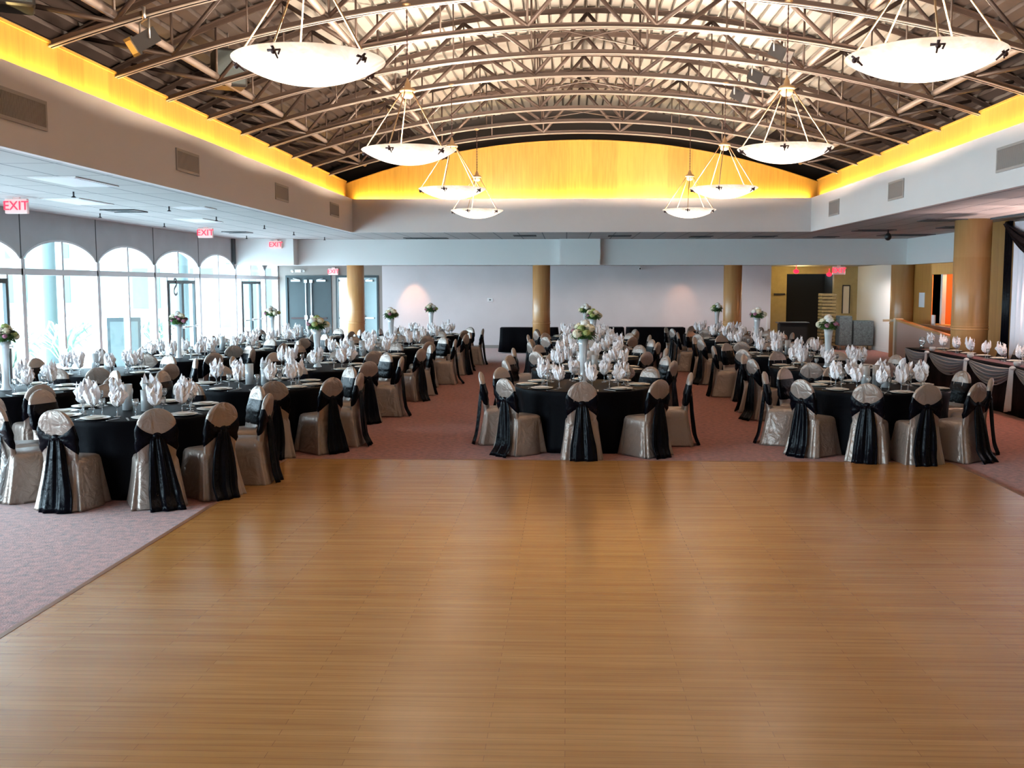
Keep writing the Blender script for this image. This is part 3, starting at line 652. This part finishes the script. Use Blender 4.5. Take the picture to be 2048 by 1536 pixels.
def band_mesh(var):
    rr = random.Random(80+var); mb = MB(); n_ = 48; K = 7; rings = []
    for k in range(K):
        u = k/(K-1); ring = []
        for i in range(n_):
            a = 2*PI*i/n_; ca, sa = math.cos(a), math.sin(a); ax = abs(math.copysign(abs(ca)**.7, ca))
            if sa >= 0: lo, hi = .515, .785
            else: lo, hi = .640-.115*ax**1.3, .690+.10*ax**2.0
            z = lo+(hi-lo)*u; w_, th = back_dim(z); bul = .009 + .006*math.sin(u*PI*4+3*a*(sa < 0)+var)+.004*math.sin(u*PI)
            if k in (0, K-1): bul = .003
            x = (w_+bul)*math.copysign(abs(ca)**.7, ca); y = back_y(z)+(th+bul)*math.copysign(abs(sa)**.55, sa)
            ring.append((x, y, z))
        rings.append(ring)
    mb.loft(rings, False, False); return mb.mesh('sash', M['sash'])
def knot_mesh():
    mb = MB(); mb.blob((0,-.075,.675), .045,.032,.038, 14, 8); mb.blob((-.05,-.07,.675), .04,.022,.03, 10, 6); mb.blob((.05,-.07,.675), .04,.022,.03, 10, 6); return mb.mesh('knot', M['sash'])
def tail_mesh(var):
    rr = random.Random(120+var); mb = MB(); n_ = 40; rings = []
    sway = (-.05,.0,.06,.02)[var]; kick = (.05,.03,.08,.02)[var]; ph = rr.random()*6
    for k in range(15):
        u = k/14; z = .665*(1-u)+.006
        if k == 14: z = .004
        hw = .056+.092*min(1, u*1.35)**.8+.015*math.sin(u*5+var)*u
        yb = -.085-.075*u**1.3 - kick*max(0, u-.82)/.18 ; cx = sway*u
        ring = []
        for i in range(n_):
            t = i/n_; s_ = 1-abs(2*t-1)*2; front = 1 if t < .5 else -1    # s_ runs -1..1..-1
            s_ = math.sin((t-.25)*2*PI) if False else s_
            x = cx+hw*s_; fold = .013*math.sin(s_*7+ph+u*1.5)*min(1,u*3+.3)+.006*math.sin(s_*15+ph*2)
            ring.append((x, yb+fold+front*.005*(1-abs(s_)**4)-.01*(1-s_*s_), z))
        rings.append(ring)
    mb.loft(rings, True, True); return mb.mesh('sash_tail', M['sash'])
COV = [cover_mesh(0), cover_mesh(1), cover_mesh(2)]; BAND = [band_mesh(0), band_mesh(1)]; KNOT = knot_mesh(); TAIL = [tail_mesh(i) for i in range(4)]
def chair(x, y, rz, label, group='sash-tied chairs at the round tables'):
    t = thing('banquet_chair', label, 'chair', (x,y,0), rz, group)
    put('chair_cover', rnd.choice(COV), t); s = put('sash', rnd.choice(BAND), t); put('knot', KNOT, s); put('sash_tail', rnd.choice(TAIL), s)
    return t

# ------------------------------------------------------------------ table ware
def cloth_mesh(var, R=.88):
    rr = random.Random(200+var); ph = [rr.random()*6.28 for _ in range(4)]; n_ = 120; mb = MB(); rings = []
    prof = [(.02,.762),(R-.03,.762),(R-.006,.759),(R,.748),(R-.004,.70),(R-.02,.60),(R-.035,.45),(R-.03,.25),(R-.015,.08),(R-.005,.004)]
    for r, z in prof:
        ring = []
        for i in range(n_):
            a = 2*PI*i/n_; u = max(0, (.74-z)/.74)
            w_ = (.020*math.sin(13*a+ph[0])+.014*math.sin(21*a+ph[1])+.010*math.sin(8*a+ph[2]))*min(1, u*1.6)
            ring.append(((r+w_)*math.cos(a), (r+w_)*math.sin(a), z))
        rings.append(ring)
    mb.loft(rings, False, True); 
    mb.f.append(list(range(n_))); mb.m.append(0); mb.sm.append(False)
    return mb.mesh('tablecloth', M['black'])
CLOTH = [cloth_mesh(0), cloth_mesh(1), cloth_mesh(2)]
def goblet_mesh(nm, hb, rb, hs):
    prof = [(.0,.002),(.034,.002),(.034,.006),(.006,.012),(.005,hs),(.012,hs+.008),(rb*.8,hs+hb*.3),(rb,hs+hb*.6),(rb*.88,hs+hb),(rb*.86,hs+hb),(rb*.95,hs+hb*.6),(rb*.72,hs+hb*.3),(.004,hs+.012)]
    return MB().lathe(prof, 14).mesh(nm, M['glass'])
GOB = goblet_mesh('goblet', .095, .040, .085); WINE = goblet_mesh('wine_glass', .085, .032, .095)
pl = MB().lathe([(.0,.004),(.085,.004),(.135,.016),(.14,.020),(.136,.022),(.085,.010),(.0,.010)], 28); pl.lathe([(.0,.014),(.06,.014),(.09,.028),(.093,.030),(.088,.030),(.055,.018),(.0,.018)], 24); PLATE = pl.mesh('plate', M['plate'])
knf = MB(); knf.box(-.007,-.10,0,.007,.0,.004); knf.box(-.009,.0,0,.009,.11,.003); KNIFE = knf.mesh('knife', M['silver'])
frk = MB(); frk.box(-.006,-.10,0,.006,.03,.004); frk.box(-.011,.03,0,.011,.05,.004)
for q in (-.009,-.003,.003,.009): frk.box(q-.0018,.05,0,q+.0018,.10,.004)
FORK = frk.mesh('fork', M['silver'])
def napkin_mesh(var):
    rr = random.Random(300+var); mb = MB(); n_ = 36
    npt = 5+var % 3
    for layer in range(2):
        rings = []; ph = rr.random()*6.28; lean = rr.uniform(-.03,.03); lean2 = rr.uniform(-.03,.03)
        hts = [rr.uniform(.26,.37) for _ in range(npt)]
        for k in range(9):
            u = k/8; ring = []
            for i in range(n_):
                a = 2*PI*i/n_; q = (a+ph)/(2*PI)*npt; j = int(q) % npt; fr = q-int(q); peak = 1-abs(2*fr-1)
                top = .215+(hts[j]-.215)*peak**.8 - layer*.03
                z = .098+(top-.098)*u
                base = [.012,.040,.055,.060,.062,.067,.068,.060,.046][k]*(1-.25*layer)
                r = base*(1+.20*math.sin(npt*a*1.0+ph*2)*u+.15*math.sin(7*a+ph+3*u)) + .016*rr.uniform(-1,1)*u
                if peak > .5 and k >= 7: r += .014*(peak-.5)
                ring.append((r*math.cos(a)+lean*u*u, r*math.sin(a)+lean2*u*u, z))
            rings.append(ring)
        mb.loft(rings, True, False, 0, False)
    return mb.mesh('napkin', M['napkin'])
NAP = [napkin_mesh(i) for i in range(5)]
# tall trumpet vase, short cylinders, bouquets
vs = MB().lathe([(.0,.004),(.065,.004),(.068,.012),(.045,.05),(.040,.20),(.048,.38),(.060,.52),(.072,.60),(.069,.60),(.056,.51),(.043,.38),(.035,.20),(.038,.06),(.0,.03)], 22); VASE = vs.mesh('tall_vase', M['vase'])
M['water'] = M['vase']
cyl = []
for h_ in (.27,.22): cyl.append(MB().lathe([(.0,.004),(.052,.004),(.052,h_),(.048,h_),(.048,.014),(.0,.014)], 20).mesh('glass_cylinder', M['vase']))
FC = MB().lathe([(.0,.0),(.028,.0),(.030,.02),(.0,.024)], 12).mesh('candle', M['candle'])
def foliage_mesh(k, sc=1):
    rr = random.Random(500+k); mb = MB()
    for i in range(190):
        a = rr.random()*2*PI; el = rr.uniform(-.75, .9); d = Vector((math.cos(a)*math.cos(el), math.sin(a)*math.cos(el), math.sin(el)*.75)); r0 = rr.uniform(.06,.10); r1 = r0+rr.uniform(.05,.115)
        s_ = d.cross(Vector((0,0,1))).normalized(); up = s_.cross(d); wv = rr.uniform(.018,.03); p0 = d*r0; p1 = d*r1; pm = (p0+p1)/2+up*.012
        mb.add([p0, pm-s_*wv, p1-up*.01, pm+s_*wv, pm+up*.006], [(0,1,4),(1,2,4),(2,3,4),(3,0,4)], 0, True)
    mb.blob((0,0,-.01), .085,.085,.06, 12, 8, 0, .15, rr)
    return mb.mesh('foliage', M['leaf'])
def bloom_mesh(k, r, m):
    rr = random.Random(600+k); mb = MB(); mb.blob((0,0,0), r*.82, r*.82, r*.75, 10, 7)
    for i in range(60):
        a = rr.random()*2*PI; el = math.asin(rr.uniform(-.5,1)); d = Vector((math.cos(a)*math.cos(el), math.sin(a)*math.cos(el), math.sin(el)*.9)); s_ = d.orthogonal().normalized(); t_ = d.cross(s_); q = d*r*.86; e = r*.22
        an = rr.random()*2; s2 = s_*math.cos(an)+t_*math.sin(an); t2 = d.cross(s2)
        mb.add([q, q+s2*e+d*.25*e, q+t2*e+d*.25*e, q-s2*e+d*.25*e, q-t2*e+d*.25*e], [(0,1,2),(0,2,3),(0,3,4),(0,4,1)], 0, True)
    return mb.mesh('bloom', m)
FOL = [foliage_mesh(i) for i in range(3)]
BL = {}
for i, (c_, r_) in enumerate((('cream',.075),('white',.07),('lime',.055),('pink',.045),('cream',.06),('pink',.035))): BL[i] = bloom_mesh(i, r_, M['petal_'+c_])
def bouquet(x, y, z, seed, label, sc=1.0):
    rr = random.Random(seed); t = thing('bouquet', label, 'flower arrangement', (x,y,z), rr.random()*6, 'tall centrepiece flowers'); t.scale = (sc,sc,sc*.95)
    put('foliage', FOL[seed % 3], t)
    spots = [(.0,-.07,.07,0),(.075,.02,.065,1),(-.075,.01,.06,4),(.0,.08,.06,0),(.06,-.10,.02,3),(-.10,-.06,.02,2),(-.01,.0,.115,1),(.12,-.02,.0,5),(-.06,-.12,-.01,3),(.11,.09,.01,2),(-.12,.06,.0,5)]
    for i, (a, b, c, k_) in enumerate(spots):
        if k_ in (2,3,5) and rr.random() < .2: continue
        put('bloom', BL[(k_ + (1 if rr.random() < .3 else 0)) % 6], t, (a+rr.uniform(-.015,.015), b+rr.uniform(-.015,.015), c))

# ------------------------------------------------------------------ round tables
rows = {'window-row': [(-6.88,12.3,1),(-6.9,15.0,0),(-6.84,17.85,1),(-6.7,20.1,0),(-6.52,22.5,1),(-6.45,25.2,0)],
        'aisle-row': [(-4.40,10.35,0),(-3.98,13.1,0),(-3.91,15.95,1),(-3.8,18.6,0),(-3.65,21.25,1),(-3.57,23.85,0),(-3.49,26.4,1)],
        'middle-row': [(.22,13.2,1),(.34,15.8,0),(.42,18.3,0),(.54,20.75,1),(.50,23.2,0),(.48,25.7,1)],
        'right-row': [(3.92,13.05,0),(4.10,16.2,1),(4.06,19.0,0),(4.02,21.8,1),(3.98,24.5,0),(3.95,27.1,1)]}
spec = {('aisle-row',0): (10, [-100,-62,-33,5,45,88,128,160,196,-134]), ('right-row',0): (10, [-112,-83,-52,-20,22,58,97,135,168,-145]), ('middle-row',0): (8, [-90,-50,0,45,90,145,180,-136]), ('aisle-row',1): (8, [-68,-35,-5,40,85,130,175,-112])}
hours = ['twelve','one','two','three','four','five','six','seven','eight','nine','ten','eleven']
def clock(a):
    h = ((90-a) % 360)/30.0; return hours[int(h+.5) % 12]
nn = 0; ngob = 0
for row, tabs in rows.items():
    for ti, (tx, ty, tall) in enumerate(tabs):
        name = '%s %s table' % (['front','second','third','fourth','fifth','sixth','seventh'][ti], row)
        tag(put('tablecloth', CLOTH[nn % 3], None, (tx,ty,0), rnd.random()*6), 'black floor-length cloth on the %s' % name, 'tablecloth', 'black tablecloths')
        n_, angs = spec.get((row,ti), (8, None))
        if angs is None:
            off = 0 if ti % 2 == 0 else 22.5
            angs = [-90+off+360/n_*i for i in range(n_)]
        # distinct clock words
        used = {}
        cw = []
        for a in angs:
            h = ((90-a) % 360)/30.0; hh = int(h+.5) % 12
            while hh in used: hh = (hh+1) % 12
            used[hh] = 1; cw.append(hours[hh])
        for a, ck in zip(angs, cw):
            ar = math.radians(a); Rr = 1.262+rnd.uniform(-.03,.035); j = math.radians(rnd.uniform(-4,4)); a2 = ar+math.radians(rnd.uniform(-2,2))
            x, y = tx+Rr*math.cos(a2), ty+Rr*math.sin(a2)
            chair(x, y, ar+PI/2+j, 'silver chair with black sash at %s o\'clock of the %s' % (ck, name))
            rp = .725; tag(put('dinner_plate', PLATE, None, (tx+rp*math.cos(ar), ty+rp*math.sin(ar), .762), rnd.random()*6), 'cream plate set at %s o\'clock on the %s' % (ck, name), 'plate', 'cream dinner plates')
            ag = ar+math.radians(rnd.uniform(9,13)); rg = rnd.uniform(.50,.56); gx, gy = tx+rg*math.cos(ag), ty+rg*math.sin(ag)
            tag(put('goblet', GOB, None, (gx,gy,.762)), 'stemmed goblet holding a napkin at %s o\'clock on the %s' % (ck, name), 'glass', 'goblets')
            tag(put('napkin', rnd.choice(NAP), None, (gx,gy,.762), rnd.random()*6), 'white napkin fanned up from a goblet at %s o\'clock on the %s' % (ck, name), 'napkin', 'fanned napkins')
            ag = ar-math.radians(rnd.uniform(4,9)); rg = rnd.uniform(.50,.58)
            tag(put('wine_glass', WINE, None, (tx+rg*math.cos(ag), ty+rg*math.sin(ag), .762)), 'empty stemmed glass beside the napkin at %s o\'clock on the %s' % (ck, name), 'glass', 'empty wine glasses')
            if ti == 0 or (row == 'aisle-row' and ti < 2):
                for nm, me, dd in (('fork', FORK, 13.5), ('knife', KNIFE, -13.5)):
                    ak = ar+math.radians(dd); tag(put(nm, me, None, (tx+.72*math.cos(ak), ty+.72*math.sin(ak), .762), ar+PI/2), 'steel %s beside the plate at %s o\'clock on the %s' % (nm, ck, name), nm, 'steel cutlery')
        if tall:
            tag(put('tall_vase', VASE, None, (tx,ty,.762)), 'tall flared clear glass vase in the middle of the %s' % name, 'vase', 'tall glass vases')
            bouquet(tx, ty, 1.43, 11+nn, 'cream, green and mauve flowers on the tall vase of the %s' % name, 1.08 if row == 'middle-row' and ti == 0 else 1.0)
        else:
            for q, (dx, dy) in enumerate(((-.13,.02),(.10,-.06),(.04,.13))):
                t = thing('glass_cylinder', 'clear cylinder vase, %s of three in the middle of the %s' % (['window-side one','aisle-side one','rear one'][q], name), 'vase', (tx+dx,ty+dy,.762), 0, 'cylinder vases')
                put('cylinder', cyl[q % 2], t); put('candle', FC, t, (0,0,.10))
        nn += 1

# ------------------------------------------------------------------ head table
hx0, hx1, hy0_, hy1_ = 7.02, 7.74, 12.4, 21.45
tb = MB(); rings = []; per = []
def hcl(z, g):
    pts = []; 
    def edge(x0,y0,x1,y1,nx,ny,n_):
        for i in range(n_):
            u = i/n_; w_ = g*math.sin(u*n_*1.3)*.6; pts.append((x0+(x1-x0)*u+nx*w_, y0+(y1-y0)*u+ny*w_, z))
    edge(hx0,hy0_,hx1,hy0_,0,-1,10); edge(hx1,hy0_,hx1,hy1_,1,0,90); edge(hx1,hy1_,hx0,hy1_,0,1,10); edge(hx0,hy1_,hx0,hy0_,-1,0,90); return pts
tb.loft([hcl(.004,.02), hcl(.3,.015), hcl(.70,.004), hcl(.755,0), hcl(.762,0)], True, True, 0, True)
tag(obj('tablecloth', tb, M['black']), 'long black cloth of the head table, down to the floor', 'tablecloth')
runner = MB().box(hx0+.12, hy0_+.3, .762, hx1-.3, hy1_-.5, .765); tag(obj('table_runner', runner, mat('plum_runner',(.10,.025,.035),.6)), 'dark plum runner lying along the head table', 'table runner')
posts = [21.4, 20.02, 18.05, 16.2, 14.3, 12.5]
for i in range(5):
    ya, yb = posts[i], posts[i+1]; m_ = MB(); n_ = 30; K = 44; rings = []
    for a in range(n_+1):
        u = a/n_; y = ya+(yb-ya)*u; sag = 4*u*(1-u); top = .755-.03*sag; hgt = .05+.27*sag; line = []
        for b in range(K):
            v = b/(K-1); z = top-hgt*v; out = .012+.045*math.sin(PI*v)*(.3+.7*sag)+.030*math.sin(v*34+math.cos(PI*u)*1.5)*(.4+.6*sag); line.append((hx0-out, y, z))
        for b in range(K-1, -1, -1): v = b/(K-1); line.append((hx0-.004, y, top-hgt*v))
        rings.append(line)
    m_.loft(rings, True, True, 0, True); tag(obj('swag', m_, M['silverfab']), 'gathered silver satin swag on the head table front, %s from the far end' % ['first','second','third','fourth','fifth'][i], 'swag', 'head table swags')
for i in range(1, 5):
    y = posts[i]; m_ = MB(); rings = []
    for k in range(13):
        u = k/12; z = .76-.68*u; hw = .045+.05*u; ring = []
        for q in range(24):
            t = q/24; s_ = 1-abs(2*t-1)*2; fr = 1 if t < .5 else -1
            ring.append((hx0-.075-.015*math.sin(s_*5+i)-.05*u+fr*.004, y+hw*s_-.03*u, z - (.02*s_ if k == 12 else 0)))
        rings.append(ring)
    m_.loft(rings, True, True); m_.blob((hx0-.06, y, .755), .045,.06,.035, 12, 7); tag(obj('ribbon_tail', m_, M['ribbon']), 'pale silver satin tail hanging at the %s gather of the head table' % ['first','second','third','fourth'][i-1], 'ribbon', 'head table tails')
for i in range(12):
    y = 20.9-.68*i; lab = '%s place from the far end of the head table' % (ords[i] if i else 'first')
    tag(put('dinner_plate', PLATE, None, (7.56,y,.762)), 'cream plate at the %s' % lab, 'plate', 'cream dinner plates')
    tag(put('goblet', GOB, None, (7.38,y+.12,.765)), 'goblet with napkin at the %s' % lab, 'glass', 'goblets')
    tag(put('napkin', NAP[i % 5], None, (7.38,y+.12,.765), i), 'white fanned napkin at the %s' % lab, 'napkin', 'fanned napkins')
    tag(put('wine_glass', WINE, None, (7.34,y-.08,.765)), 'empty glass at the %s' % lab, 'glass', 'empty wine glasses')
    if 2 <= i <= 9: chair(8.12, y+rnd.uniform(-.03,.03), PI/2, 'black-sashed silver chair behind the head table at the %s' % lab.replace(' of the head table',''), 'chairs behind the head table')
for y, lab in ((20.3,'small round candle glass at the far end of the head table'),(18.4,'small round candle glass on the middle of the head table'),(16.5,'small round candle glass near the front of the head table')):
    t = thing('candle_bowl', lab, 'candle holder', (7.16,y,.765), 0, 'candle bowls'); m_ = MB().lathe([(.0,.003),(.04,.003),(.06,.04),(.055,.08),(.052,.08),(.055,.04),(.0,.01)], 18); obj('bowl', m_, M['vase'], t); put('candle', FC, t, (0,0,.02))
t = thing('hurricane_glass', 'rounded clear glass with dark base on the far corner of the head table', 'vase', (7.25,21.15,.765)); m_ = MB().lathe([(.045,.03),(.03,.05),(.07,.13),(.06,.2),(.045,.23)], 18); obj('globe', m_, M['glass'], t); m_ = MB().lathe([(.0,.0),(.055,.0),(.045,.03),(.0,.04)], 16); obj('foot', m_, M['dark'], t)

# ------------------------------------------------------------------ stage drape
def pleat(x, ya, yb, z0, z1, n_, amp, m, name, lab, cat):
    mb = MB(); K = int(n_*8); ringA = []; lv = [z0, z0+(z1-z0)*.5, z1]
    rings = []
    for z in lv:
        line = []
        for i in range(K+1):
            u = i/K; line.append((x-amp*math.sin(u*n_*2*PI)*(1.15 if z == z0 else .8), ya+(yb-ya)*u, z))
        for i in range(K, -1, -1):
            u = i/K; line.append((x+.006-amp*math.sin(u*n_*2*PI)*(1.15 if z == z0 else .8), ya+(yb-ya)*u, z))
        rings.append(line)
    mb.loft(rings, True, True); return tag(obj(name, mb, m), lab, cat)
pleat(8.62, 20.24, 12.0, .02, 3.26, 40, .03, M['whitedrape'], 'stage_curtain', 'white pleated backdrop curtain behind the head table', 'curtain')
pleat(8.56, 20.50, 20.22, .02, 3.28, 3, .03, M['sash'], 'side_drape', 'narrow black drape between the big column and the white curtain', 'curtain')
mb = MB(); rings = []
for a in range(41):
    u = a/40; y = 20.40-3.6*u; sag = 4*u*(1-u); top = 3.27-.35*sag; hg = .10+.42*sag; line = []
    for b in range(22): v = b/21; line.append((8.52-.03*math.sin(v*17)*(.4+sag*.6)-.05*math.sin(PI*v), y, top-hg*v))
    for b in range(21,-1,-1): v = b/21; line.append((8.56, y, top-hg*v))
    rings.append(line)
mb.loft(rings, True, True); tag(obj('valance', mb, M['sash']), 'black satin swag across the top of the white curtain', 'curtain')
rl = MB(); rl.tube((8.64,20.5,3.29),(8.64,12,3.29),.025); tag(obj('curtain_pole', rl, M['silver']), 'metal pole carrying the stage curtain', 'curtain pole')

# ------------------------------------------------------------------ right side: hatch, ramp wall
w = MB(); w.box(XA-.28, hy0-.5, hz0-.10, XA+.1, hy1+.35, hz0-.02); tag(obj('counter', w, M['granite']), 'grey granite shelf under the serving hatch', 'counter')
w = MB(); w.box(XA+1.4, hy0-1, .3, XA+1.5, hy1+1.5, ZB); w.box(XA+.25, hy0-1, .3, XA+1.5, hy0-.9, ZB); w.box(XA+.25, hy1+1.4, .3, XA+1.5, hy1+1.5, ZB); w.box(XA+.25, hy0-1, ZB, XA+1.5, hy1+1.5, ZB+.05); w.box(XA+.25, hy0-1, .25, XA+1.5, hy1+1.5, .3); struct('wall_hatch_room', w, M['orange'])
w = MB(); w.box(XA+.05, hy1-.55, hz0-.02, XA+.15, hy1-.42, hz1); struct('trim_7', w, M['white'])
w = MB(); w.box(XA+.02, hy0-.06, hz1, XA+.27, hy1+.06, hz1+.05); w.box(XA-.02, hy1, hz0, XA+.27, hy1+.05, hz1); struct('trim_8', w, M['orange'])
t = thing('desk_chair', 'black office chair seen through the serving hatch', 'chair', (XA+.75, 26.2, .30), .6); m_ = MB(); m_.bev(-.22,-.05,.75,.22,.03,1.15,.03); obj('backrest', m_, M['dark'], t); m_ = MB().bev(-.24,.03,.42,.24,.5,.50,.03); obj('seat', m_, M['dark'], t); m_ = MB().tube((0,.25,.05),(0,.25,.42),.03); m_.tube((-.25,.25,.03),(.25,.25,.03),.02); m_.tube((0,0,.03),(0,.5,.03),.02); m_.tube((0,-.01,.45),(0,-.01,.8),.02); obj('base', m_, M['dark'], t)
nt = MB().box(XA-.012, 28.45, 1.44, XA+.002, 28.88, 1.84); tag(obj('notice', nt, M['paper']), 'white notice sheet on the amber wall left of the hatch', 'notice')
nt = MB().box(XA-.2, 27.1, hz0-.02, XA-.17, 27.32, hz0+.25); tag(obj('menu_card', nt, M['paper']), 'small white card standing on the granite shelf', 'card')
rw = thing('ramp_wall', 'pink-beige half wall with wood cap sloping down beside the corner column', 'half wall', (0,0,0)); m_ = MB()
rx = 8.95; ya, yb, za, zb = 28.1, 22.6, 1.08, .70
m_.loft([[(rx,ya,0),(rx+.1,ya,0),(rx+.1,ya,za),(rx,ya,za)],[(rx,yb,0),(rx+.1,yb,0),(rx+.1,yb,zb),(rx,yb,zb)]], True, True, 0, False); obj('panel', m_, M['pinkwall'], rw)
m_ = MB(); m_.loft([[(rx-.04,ya,za),(rx+.14,ya,za),(rx+.14,ya,za+.05),(rx-.04,ya,za+.05)],[(rx-.04,yb,zb),(rx+.14,yb,zb),(rx+.14,yb,zb+.05),(rx-.04,yb,zb+.05)]], True, True, 0, False); obj('cap', m_, M['column'], rw)
m_ = MB(); m_.box(rx-.06, ya, 0, rx+.16, ya+.14, 1.15); m_.box(rx-.34, ya+.14, 1.06, rx+.2, ya+.2, 1.12); obj('newel', m_, M['cream'], rw)

# ------------------------------------------------------------------ things at the back
def draped(x0, x1, y0, y1, lab):
    mb = MB(); per = []
    def ring(z, g):
        P = []
        for (ax,ay,bx,by,nx,ny) in ((x0,y0,x1,y0,0,-1),(x1,y0,x1,y1,1,0),(x1,y1,x0,y1,0,1),(x0,y1,x0,y0,-1,0)):
            for i in range(16): u = i/16; q = g*(1+.5*math.sin(u*22+ax)); P.append((ax+(bx-ax)*u+nx*q, ay+(by-ay)*u+ny*q, z))
        return P
    mb.loft([ring(.03,.05), ring(.4,.02), ring(.75,.0), ring(.762,0)], True, True); return tag(obj('draped_table', mb, M['black']), lab, 'table', 'black draped tables by the back wall')
draped(-2.0,-.25,30.9,31.6,'black draped table by the back wall, partly behind the middle column')
draped(-.05,1.75,31.2,31.9,'black draped table by the back wall behind the middle row, left one')
draped(1.85,3.6,31.2,31.9,'black draped table by the back wall behind the middle row, right one')
for x, y, w_, d_, h_, lab in ((8.80,32.9,.40,.5,1.08,'taller grey covered trolley on castors beside the pale hall wall'),(9.36,32.9,.62,.5,.93,'wider blue-grey covered trolley on castors beside the pale hall wall')):
    t = thing('trolley', lab, 'trolley', (x,y,0), 0, 'covered trolleys'); m_ = MB().bev(-w_/2,-d_/2,.14,w_/2,d_/2,h_,.02); obj('cover', m_, M['trolley'], t)
    for sx in (-1,1):
        for sy in (-1,1): m_ = MB(); m_.tube((sx*(w_/2-.06)-.015, sy*(d_/2-.06), .05),(sx*(w_/2-.06)+.015, sy*(d_/2-.06), .05),.05,12); m_.tube((sx*(w_/2-.06), sy*(d_/2-.06), .05),(sx*(w_/2-.06), sy*(d_/2-.06), .14),.012); obj('castor', m_, M['silver'], t)
t = thing('rack', 'tall ochre-brown rack of stacked flat pieces in front of the dark passage', 'rack', (8.36,33.3,0)); m_ = MB()
for i in range(16): z = .12+i*.105; m_.bev(-.23,-.25,z,.23,.25,z+.085,.01)
obj('stack', m_, M['stack'], t); m_ = MB().box(-.26,-.28,.05,.26,.28,.11); 
for sx in (-.22,.22): m_.tube((sx,-.22,0.0),(sx,-.22,.06),.03); m_.tube((sx,.22,0.0),(sx,.22,.06),.03)
obj('base', m_, M['dark'], t)
t = thing('picture_frame', 'narrow tall framed panel on the ochre wall right of the passage', 'frame', (9.4, 34.98, 1.55)); m_ = MB(); m_.box(-.13,-.03,-.45,-.10,0,.5); m_.box(.10,-.03,-.45,.13,0,.5); m_.box(-.13,-.03,.46,.13,0,.5); obj('frame', m_, M['dark'], t); m_ = MB().box(-.10,-.015,-.45,.10,0,.46); obj('panel', m_, M['cream'], t)
t = thing('service_counter', 'low black-topped service counter in front of the ochre wall', 'counter', (7.05,32.3,0)); m_ = MB(); m_.box(-.42,-.2,0,.42,.2,.86); obj('body', m_, M['voidblack'], t); m_ = MB().bev(-.48,-.25,.86,.48,.25,.90,.01); obj('top', m_, M['dark'], t)
hs = MB().box(-.18,-.03,0,.18,.03,.05); tag(obj('wall_plaque', hs, M['dark'], None, (7.18,34.97,1.72)), 'small dark plaque on the ochre wall', 'plaque')
for x, y, h_, lab in ((-3.75,32.6,.95,'slim pale post standing by the back wall behind the aisle row'),(6.42,33.1,1.05,'slim pale post at the right end of the back wall')):
    m_ = MB(); m_.lathe([(.0,.0),(.12,.0),(.12,.02),(.035,.03),(.035,h_),(.0,h_+.01)], 16); tag(obj('stanchion', m_, M['ribbon'], None, (x,y,0)), lab, 'post')

# ------------------------------------------------------------------ light
W = bpy.data.worlds.new('World'); S.world = W; W.use_nodes = True; nt_ = W.node_tree; bg = nt_.nodes['Background']
bg.inputs['Color'].default_value = (.64,.85,1.0,1); bg.inputs['Strength'].default_value = 15.5
for a, b in ((-5.5, 6.0), (6.0, 15), (15, 24), (24, 33.3)):
    L = bpy.data.lights.new('window_portal', 'AREA'); L.shape = 'RECTANGLE'; L.size = b-a; L.size_y = 2.8; L.cycles.is_portal = True
    o = bpy.data.objects.new('window_portal', L); COL.objects.link(o); o.location = (XW-.3, (a+b)/2, 1.45); o.rotation_euler = (PI/2, 0, -PI/2)
L = bpy.data.lights.new('window_portal', 'AREA'); L.shape = 'RECTANGLE'; L.size = 1.3; L.size_y = 2.3; L.cycles.is_portal = True
o = bpy.data.objects.new('window_portal', L); COL.objects.link(o); o.location = (-6.82, YB+.35, 1.15); o.rotation_euler = (-PI/2, 0, 0)
# fittings in the building, plus wall-wash spots added for brightness
def spotl(loc, e, col, ang, rot=(0,0,0), r=.05):
    L = bpy.data.lights.new('spot', 'SPOT'); L.energy = e; L.color = col; L.spot_size = ang; L.spot_blend = .6; L.shadow_soft_size = r
    o = bpy.data.objects.new('spot', L); COL.objects.link(o); o.location = loc; o.rotation_euler = rot; return o
spotl((-4.95, YB-.85, ZB), 60, (1,.48,.26), .85, (.62,0,0), .1); spotl((3.7, YB-.85, ZB), 22, (1,.5,.3), .85, (.62,0,0), .1)
for y in (18.6, 16.4, 14.2):
    m_ = MB(); m_.lathe([(.0,0),(.07,0),(.08,.10),(.07,.10),(.06,.03),(.0,.03)], 16); tag(obj('uplight', m_, M['dark'], None, (8.44,y,0)), 'small black floor uplight at the foot of the white curtain, %s' % {18.6:'farthest',16.4:'middle one',14.2:'nearest'}[y], 'uplight', 'floor uplights')
    spotl((8.44,y,.08), 420, (1,.66,.58), 1.6, (PI,.12,0))
lamp('hall_lamp', (7.6, 33.9, 2.5), 26, .1, (1,.72,.28))
for x, y, e in ((-5.7,31.4,22),(-3.2,31.3,30),(-1.3,31.3,40),(1.4,31.3,54),(3.4,31.3,60),(5.5,31.3,66),(8.7,31.2,150)): spotl((x,y,ZB+.03), e, (1,.86,.78), 2.5, (.25,0,0), .08)  # wash spots, mostly added to brighten the back and hall walls
lamp('hatch_lamp', (XA+.8, 27.2, 2.4), 150, .1, (1,.6,.3))
for y in (13.5, 16.5, 19.0): spotl((7.3, y, ZC-.02), 110, (1,.68,.52), 1.7)

S.view_settings.view_transform = 'Standard'; S.view_settings.look = 'None'; S.view_settings.gamma = 1; S.view_settings.exposure = 0.64
S.view_settings.use_curve_mapping = False
cy = S.cycles; cy.use_denoising = True; cy.max_bounces = 8; cy.diffuse_bounces = 4; cy.glossy_bounces = 3; cy.transparent_max_bounces = 16; cy.transmission_bounces = 4
cy.sample_clamp_indirect = 6.0; cy.caustics_reflective = False; cy.caustics_refractive = False
